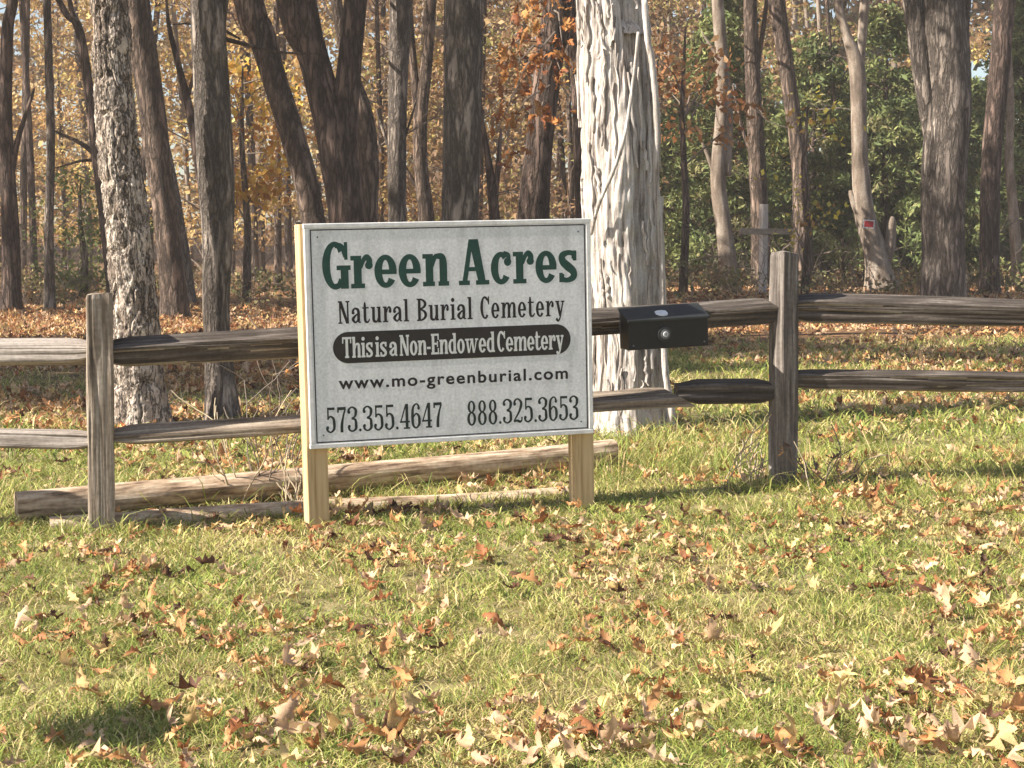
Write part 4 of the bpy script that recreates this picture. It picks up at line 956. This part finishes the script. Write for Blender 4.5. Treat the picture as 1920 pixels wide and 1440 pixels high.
def scatter_leaves(P, S, seed, tilt=.5, pal=None, wts=None):
    g = np.random.default_rng(seed); n = len(P); Vs, Qs, Cs = [], [], []; off = 0
    sh = g.integers(0, len(SHAPES), n)
    pal = np.array([c for v in LEAFC.values() for c in v] if pal is None else pal)
    for k in range(len(SHAPES)):
        ix = np.nonzero(sh == k)[0]
        if len(ix) == 0: continue
        V0, Q0 = SHAPES[k]; m = len(ix)
        yaw = g.uniform(0, 6.28, m); p = g.normal(0, tilt, m); r = g.normal(0, tilt, m) + (g.random(m) < .35) * math.pi
        cy, sy, cp, sp, cr_, sr = np.cos(yaw), np.sin(yaw), np.cos(p), np.sin(p), np.cos(r), np.sin(r)
        M = np.empty((m, 3, 3))
        M[:, 0, 0] = cy * cp; M[:, 0, 1] = cy * sp * sr - sy * cr_; M[:, 0, 2] = cy * sp * cr_ + sy * sr
        M[:, 1, 0] = sy * cp; M[:, 1, 1] = sy * sp * sr + cy * cr_; M[:, 1, 2] = sy * sp * cr_ - cy * sr
        M[:, 2, 0] = -sp; M[:, 2, 1] = cp * sr; M[:, 2, 2] = cp * cr_
        V = np.einsum('mij,vj->mvi', M, V0) * S[ix][:, None, None] + P[ix][:, None, :]
        c = pal[g.choice(len(pal), m, p=wts)] * (1 + .18 * g.normal(size=(m, 1))).clip(.5, 1.5)
        Vs.append(V.reshape(-1, 3)); Qs.append((Q0[None] + (np.arange(m) * len(V0))[:, None, None] + off).reshape(-1, 4)); Cs.append(np.repeat(c, len(V0), 0)); off += m * len(V0)
    return np.concatenate(Vs), np.concatenate(Qs), np.concatenate(Cs)

# single leaves: the 300 that show largest, first those whose place the photo shows
g = random.Random(42)
leaf_mesh = {}
for cname, cc in LEAFC.items():
    leaf_mesh[cname] = []
    for k in range(6):
        V0, Q0 = SHAPES[(k * 3 + len(leaf_mesh) * 2) % 14]
        c = np.array(cc[k % 2]) * (1 + .25 * (vnoise(V0[:, 0] * 6, V0[:, 1] * 6, k)[:, None] - .5))
        me = new_mesh('fallen_leaf', V0, quads=Q0, cols=c); me.materials.append(M_LEAF); leaf_mesh[cname].append(me)
def leaf(p, size, cname, tilt=.45):
    o = link('fallen_leaf', g.choice(leaf_mesh[cname])); o.location = p
    o.rotation_euler = (g.gauss(0, tilt) + (math.pi if g.random() < .3 else 0), g.gauss(0, tilt), g.uniform(0, 6.28))
    o.scale = (size, size * g.uniform(.8, 1.1), size)
    tag(o, cname + ' fallen oak leaf lying loose on the front lawn', 'leaf', cname + ' oak leaves on the front lawn')
known = [(1440, 960, 'golden buff'), (1465, 975, 'pale tan'), (1500, 985, 'light orange brown'), (1150, 1125, 'golden buff'), (1165, 1110, 'pale tan'), (990, 1112, 'light orange brown'),
         (1760, 1150, 'pale tan'), (1735, 1130, 'dark brown'), (1775, 1165, 'pale tan'), (1785, 1120, 'light orange brown'), (1390, 1105, 'golden buff'), (1520, 1120, 'golden buff'), (1440, 1170, 'rust brown'),
         (1320, 1300, 'light orange brown'), (1405, 1280, 'light orange brown'), (1340, 1220, 'pale tan'), (1440, 1215, 'golden buff'), (1720, 1310, 'rust brown'), (1700, 1320, 'dark brown'), (1750, 1330, 'light orange brown'),
         (1830, 1340, 'golden buff'), (1740, 1365, 'pale tan'), (1560, 1360, 'golden buff'), (1545, 1385, 'pale tan'), (1640, 1395, 'pale tan'), (1655, 1370, 'light orange brown'), (1490, 1420, 'golden buff'), (1430, 1410, 'rust brown'),
         (1740, 1420, 'light orange brown'), (1800, 1400, 'pale tan'), (1310, 1390, 'pale tan'), (1290, 1410, 'golden buff'), (1870, 1420, 'golden buff'), (1900, 1360, 'light orange brown'), (1220, 1350, 'light orange brown'),
         (245, 1090, 'rust brown'), (240, 1120, 'light orange brown'), (395, 1080, 'dark brown'), (420, 1085, 'pale tan'), (440, 1095, 'pale tan'), (70, 1170, 'rust brown'), (35, 1190, 'pale tan'), (340, 1225, 'golden buff'), (230, 1165, 'pale tan'),
         (250, 1180, 'dark brown'), (480, 1170, 'pale tan'), (290, 1300, 'light orange brown'), (350, 1330, 'dark brown'), (295, 1350, 'light orange brown'), (540, 1270, 'pale tan'),
         (620, 1310, 'rust brown'), (360, 1385, 'golden buff'), (450, 1400, 'rust brown'), (600, 1400, 'pale tan'), (540, 1360, 'pale tan'), (630, 1395, 'golden buff'), (720, 1420, 'light orange brown'), (735, 1405, 'golden buff'),
         (770, 1345, 'golden buff'), (790, 1135, 'pale tan'), (800, 1115, 'pale tan'), (910, 1060, 'rust brown'), (690, 1100, 'pale tan'), (660, 1090, 'light orange brown'), (700, 1110, 'rust brown'), (925, 1180, 'rust brown'),
         (950, 1215, 'pale tan'), (1000, 1300, 'golden buff'), (1030, 1420, 'pale tan'), (860, 1400, 'light orange brown'), (1100, 1390, 'rust brown'), (1140, 1430, 'pale tan'), (1880, 1050, 'golden buff'), (1840, 1040, 'pale tan'),
         (1640, 1000, 'golden buff'), (1700, 1060, 'golden buff'), (1600, 940, 'pale tan'), (1890, 1160, 'golden buff'), (640, 960, 'light orange brown'), (660, 985, 'rust brown'), (620, 1015, 'pale tan'), (610, 995, 'rust brown'),
         (1050, 930, 'light orange brown'), (1040, 915, 'pale tan'), (540, 970, 'light orange brown'), (560, 985, 'rust brown'), (860, 935, 'golden buff'), (300, 985, 'pale tan'), (1560, 845, 'dark brown'), (30, 1000, 'rust brown'),
         (1450, 800, 'pale tan'), (440, 885, 'light orange brown'), (460, 880, 'rust brown'), (500, 880, 'pale tan'), (520, 885, 'pale tan'), (425, 890, 'light orange brown'), (120, 880, 'dark brown'), (1290, 1045, 'pale tan')]
cnt = 0
for px_, py_, cn in known:
    p = ground_at(px_, py_); leaf(p + Vector((0, 0, g.uniform(.03, .055))), g.uniform(.08, .12) * (1.2 if py_ > 1270 else 1), cn, .45); cnt += 1
names = list(LEAFC)
while cnt < 300:
    py_ = 1000 + 460 * g.random() ** .6; px_ = g.uniform(-30, 1950)
    if float(vnoise(px_ / 160, py_ / 80, 91)) < (.42 if py_ < 1330 else .2): continue
    p = ground_at(px_, py_); leaf(p + Vector((0, 0, g.uniform(.02, .05))), g.uniform(.055, .11), g.choices(names, (.38, .18, .26, .11, .07))[0]); cnt += 1
# the rest of the leaf litter, one mass
G = np.random.default_rng(77)
def litter(n, y0, y1, clump, sz, seed, half=.45):
    y = np.sqrt(G.uniform(y0 ** 2, y1 ** 2, n * 3)); x = G.uniform(-half, half, n * 3) * y
    keep = vnoise(x * clump + 40, y * clump + 40, seed) + .35 * (G.random(n * 3) - .5) > .5
    x, y = x[keep][:n], y[keep][:n]
    return np.stack([x, y, gz(x, y) + .01 + .03 * G.random(len(x))], 1), sz * (.55 + .75 * G.random(len(x)))
parts = [litter(1850, 3.3, 6.4, 3, .065, 1), litter(3100, 6.4, 12, 2, .095, 2), litter(8700, 10, 20, 1, .12, 3), litter(12500, 19, 34, .5, .14, 4)]
yy = np.sqrt(G.uniform(18.0 ** 2, 27 ** 2, 6500)); xx = G.uniform(-.42, .02, 6500) * yy
parts.append((np.stack([xx, yy, gz(xx, yy) + .02 + .03 * G.random(6500)], 1), .13 * (.6 + .7 * G.random(6500))))
V, Q, C = scatter_leaves(np.concatenate([p[0] for p in parts]), np.concatenate([p[1] for p in parts]), 5, .4, wts=[.15, .14, .13, .12, .12, .11, .07, .07, .05, .04])
tag(link('leaf_litter', new_mesh('leaf_litter', V, quads=Q, cols=C), M_LEAF), kind='stuff')

# orange oak leaves hanging in front of the dark trunk: its low branch
root, P_, r_ = dark_tree
mb = MB(); rn = random.Random(8); tips = []
for a, b, c_, d_ in ((1040, 60, 930, 250), (1038, 100, 960, 130), (1030, 130, 1050, 130), (1030, 160, 940, 270), (1035, 40, 990, 20), (1040, 20, 1055, 90), (1025, 200, 1010, 240), (1035, 80, 905, 130)):
    s = at(a, b, 16.6); e = at(c_, d_, 15.8 + rn.uniform(-.6, .4)); m = (s + e) / 2 + Vector((0, 0, .15))
    mb.tube([s, m, e], [.012, .008, .003], 5, cap=False)
    for k in range(15):
        f = rn.uniform(.25, 1); q = (s * (1 - f) ** 2 + m * 2 * f * (1 - f) + e * f * f); tips.append(tuple(q + Vector((rn.gauss(0, .13), rn.gauss(0, .2), rn.gauss(0, .13)))))
mb.build('low_branches', M_TWIG, root, root.location)
tp = np.array(tips); V, Q, C = scatter_leaves(tp, .17 * (.7 + .5 * G.random(len(tp))), 15, 1.1, pal=[(.34, .13, .04), (.42, .17, .05), (.5, .24, .08), (.24, .09, .04)])
link('hanging_leaves', new_mesh('hanging_leaves', V - np.array(root.location), quads=Q, cols=C), M_LEAF, root)

# ------------------------------------------------------------------ grass
def blades(n, y0, y1, h0, h1, wd, seed, half=.45, thin=None, straw=False):
    g = np.random.default_rng(seed)
    y = np.sqrt(g.uniform(y0 ** 2, y1 ** 2, n)); x = g.uniform(-half, half, n) * y + g.normal(0, .02, n)
    if thin is not None:
        k = thin(x, y) > g.random(n); x, y = x[k], y[k]; n = len(x)
    z = gz(x, y) - .004
    if not straw and y1 < 9:                       # tufts and worn gaps
        k = (vnoise(x * 9, y * 9, 52) * .6 + vnoise(x * 22, y * 22, 53) * .4) > .30 + .25 * g.random(n) - .12; x, y, z = x[k], y[k], z[k]; n = len(x)
    tuft = vnoise(x * 7, y * 7, 51)
    h = (h0 + (h1 - h0) * g.random(n) ** 1.6) * (.5 + .9 * tuft)
    a = g.uniform(0, 6.28, n); lean = g.uniform(.3, 2.1, n) * h if not straw else g.uniform(2.5, 6, n) * h; wd = wd * (.7 + .6 * vnoise(x * 3, y * 3, 54))
    dx, dy = np.cos(a) * lean, np.sin(a) * lean
    b = g.uniform(0, 6.28, n); wx, wy = np.cos(b) * wd * (.6 + .8 * g.random(n)), np.sin(b) * wd * .6
    B = np.stack([x, y, z], 1); side = np.stack([wx, wy, np.zeros(n)], 1) * .5
    M = B + np.stack([dx * .4, dy * .4, h * .62], 1); Tp = B + np.stack([dx, dy, h * .95 * (1 - .35 * g.random(n))], 1)
    V = np.stack([B - side, B + side, M + side * .8, M - side * .8, Tp], 1).reshape(-1, 3)
    i = np.arange(n) * 5
    Q = np.stack([i, i + 1, i + 2, i + 3], 1); Tt = np.stack([i + 3, i + 2, i + 4], 1)
    patch = vnoise(x * 1.6 + 3, y * 1.6 + 8, 61) * .6 + vnoise(x * 5, y * 5, 62) * .4
    pal = np.array([(.27, .32, .07), (.39, .39, .11), (.16, .22, .055), (.49, .44, .16), (.66, .53, .27), (.44, .32, .16)])
    dry = np.clip((patch - .28) * 1.7, .12, .95) + .35 * smooth((y - 9) / 4) * smooth((.5 - x) / 2)
    u = g.random(n); v = g.random(n)
    idx = np.where(u < dry * .74, np.where(v < .45, 3, np.where(v < .8, 4, 5)), np.where(v < .4, 0, np.where(v < .75, 1, 2)))
    if straw: idx = np.where(v < .45, 4, np.where(v < .8, 5, 3))
    c = pal[idx] * (1 + .2 * g.normal(size=(n, 1))).clip(.5, 1.5)
    return V, Q, Tt, np.repeat(c, 5, 0)
def lawn_edge(x, y): return np.clip(1.1 - smooth((y + 3 * (vnoise(x * .6, y * .6, 71) - .5) - 13.5 + 3.5 * smooth((.8 - x) / 1.5)) / 5) * 1.1, 0, 1) * (.55 + .45 * (vnoise(x * 1.3, y * 1.3, 72) > .35))
sets = [blades(104000, 3.0, 5.0, .018, .06, .0040, 1), blades(148000, 5.0, 8.6, .018, .06, .0048, 2), blades(32000, 3.0, 5.2, .008, .022, .0036, 4, straw=True), blades(42000, 5.2, 9, .008, .022, .0045, 5, straw=True), blades(116000, 8.6, 19, .035, .10, .010, 3, thin=lawn_edge)]
# long uncut grass round posts, logs and under the rails
def along(ax, ay, bx, by, n, sp, seed, h0=.08, h1=.2):
    g = np.random.default_rng(seed); f = g.random(n); x = ax + (bx - ax) * f + g.normal(0, sp, n); y = ay + (by - ay) * f + g.normal(0, sp, n)
    V, Q, T, C = blades(n, 9.1, 9.6, h0, h1, .0042, seed); base = V.reshape(n, 5, 3); old = (base[:, 0] + base[:, 1]) / 2
    base += (np.stack([x, y, gz(x, y) - .004], 1) - old)[:, None, :]
    return base.reshape(-1, 3), Q, T, C
sets += [along(-2.2, 6.48, .2, 7.15, 2600, .05, 11, .025, .085), along(LP.x - .15, LP.y - .08, LP.x + .2, LP.y - .08, 420, .05, 12, .03, .13), along(RP.x - .2, RP.y - .1, RP.x + .25, RP.y - .08, 420, .06, 13, .03, .14),
         along(.2, 7.9, 4, 7.6, 2600, .22, 14, .06, .18), along(-3, 7.2, -.3, 7.6, 2200, .22, 15, .06, .17), along(-.9, 6.5, .5, 6.9, 700, .06, 16, .025, .07), along(.5, 7.6, 1.2, 9.3, 1800, .3, 17, .06, .2)]
Vs, Qs, Ts, Cs = [], [], [], []; off = 0
for V, Q, T, C in sets:
    Vs.append(V); Qs.append(Q + off); Ts.append(T + off); Cs.append(C); off += len(V)
tag(link('grass', new_mesh('grass', np.concatenate(Vs), quads=np.concatenate(Qs), tris=np.concatenate(Ts), cols=np.concatenate(Cs)), M_GRASS), kind='stuff')

# ------------------------------------------------------------------ weeds and seedlings at the fence
def weed(px_, py_, Y0, h, n, label, seed, name='dry_weed', leaves=None, mat=None, spread=.5, rad=.0045, br=1, low=.35):
    p = at(px_, py_, Y0); p.z = float(gz(p.x, p.y)); rn = random.Random(seed)
    root = empty(name, p, label=label, cat='plant')
    mb = MB(); tips = []
    for k in range(n):
        twig(mb, Vector((rn.uniform(-.03, .03), rn.uniform(-.03, .03), -.02)), Vector((rn.uniform(-spread, spread), rn.uniform(-spread, spread) * .6, 1)), h * rn.uniform(.6, 1.05), rad, br, rn)
    mb.build('stems', mat or M_STALK, root)
    if leaves:
        nl, pal, sz = leaves; gg = np.random.default_rng(seed)
        vv = np.array(mb.V); vv = vv[vv[:, 2] > h * low]; tp = vv[gg.integers(0, len(vv), nl)]
        V, Q, C = scatter_leaves(tp, sz * (.7 + .5 * gg.random(nl)), seed, 1.0, pal=pal)
        link('leaves', new_mesh('leaves', V, quads=Q, cols=C), M_LEAF, root)
    return root
weed(486, 800, 7.2, .62, 3, 'bare pale twiggy sapling behind the lower rail left of the sign', 1, 'bare_sapling', mat=M_TWIG)
weed(447, 800, 7.15, .45, 4, 'dry grey weed stalks against the lower rail below the dark trunk', 2)
weed(540, 800, 8.3, .62, 5, 'small oak seedling with orange leaves beside the sign\'s left post', 3, 'oak_seedling', (15, [(.66, .30, .10), (.72, .46, .22), (.6, .23, .07)], .085), M_TWIG, .22, low=.7)
weed(548, 880, 6.95, .24, 6, 'pale dead stalks behind the logs next to the sign\'s left post', 4)
weed(1352, 790, 7.3, .36, 2, 'slender seed headed weed in front of the lower rail left of the right post', 5, leaves=(10, [(.4, .36, .25)], .025), spread=.2, rad=.003)
weed(1410, 830, 7.35, .22, 7, 'tangle of straw coloured stems at the left foot of the right fence post', 6)
weed(1545, 880, 7.2, .24, 9, 'low dead brown weed clump at the right foot of the right fence post', 7, leaves=(14, [(.14, .08, .05), (.3, .18, .1)], .06), mat=M_TWIG, spread=1.2)
weed(1532, 935, 7.0, .42, 1, 'single tall thin grass stem in front of the right fence post', 8, spread=.1, rad=.0022, br=0)

# ------------------------------------------------------------------ round marker board added unseen past the left edge to cast the lawn shadow
sp = ground_at(240, 1376); h = 1.25; k = h / math.tan(R(SUN_EL))
mp_ = Vector((sp.x - math.cos(R(SUN_AZ)) * k, sp.y - math.sin(R(SUN_AZ)) * k, 0)); mp_.z = float(gz(mp_.x, mp_.y))
mk = empty('shadow_board', mp_, (0, 0, R(SUN_AZ - 90)), label='added shadow casting board on a thin pole, unseen outside the left edge', cat='blocker')
mb = MB(); pp = [(.175 * math.cos(R(a)) * (1 + .1 * math.sin(3 * R(a))), .14 * math.sin(R(a)) * (1 + .08 * math.cos(2 * R(a)))) for a in range(0, 360, 12)]; n = len(pp)
mb.add([(a, -.01, h + b) for a, b in pp] + [(a, .01, h + b) for a, b in pp], [tuple(range(n)), tuple(range(2 * n - 1, n - 1, -1))] + [(i, i + n, (i + 1) % n + n, (i + 1) % n) for i in range(n)])
mb.build('board', M_POST, mk)
mb = MB(); mb.tube([Vector((0, .02, -.1)), Vector((0, .02, h))], [.008, .008], 8); mb.build('pole', M_POST, mk)

# ------------------------------------------------------------------ warm, thin haze in the sunlit air
hm = bpy.data.materials.new('haze'); hm.use_nodes = True
hn = hm.node_tree; hn.nodes.remove(hn.nodes['Principled BSDF'])
pv = hn.nodes.new('ShaderNodeVolumePrincipled'); pv.inputs['Color'].default_value = (1.0, .90, .82, 1); pv.inputs['Density'].default_value = .0016
pv.inputs['Anisotropy'].default_value = 0.0
hn.links.new(pv.outputs[0], hn.nodes['Material Output'].inputs['Volume'])
mb = MB(); mb.box((0, 45, 13), (330, 240, 32))
tag(mb.build('haze', hm), kind='stuff')
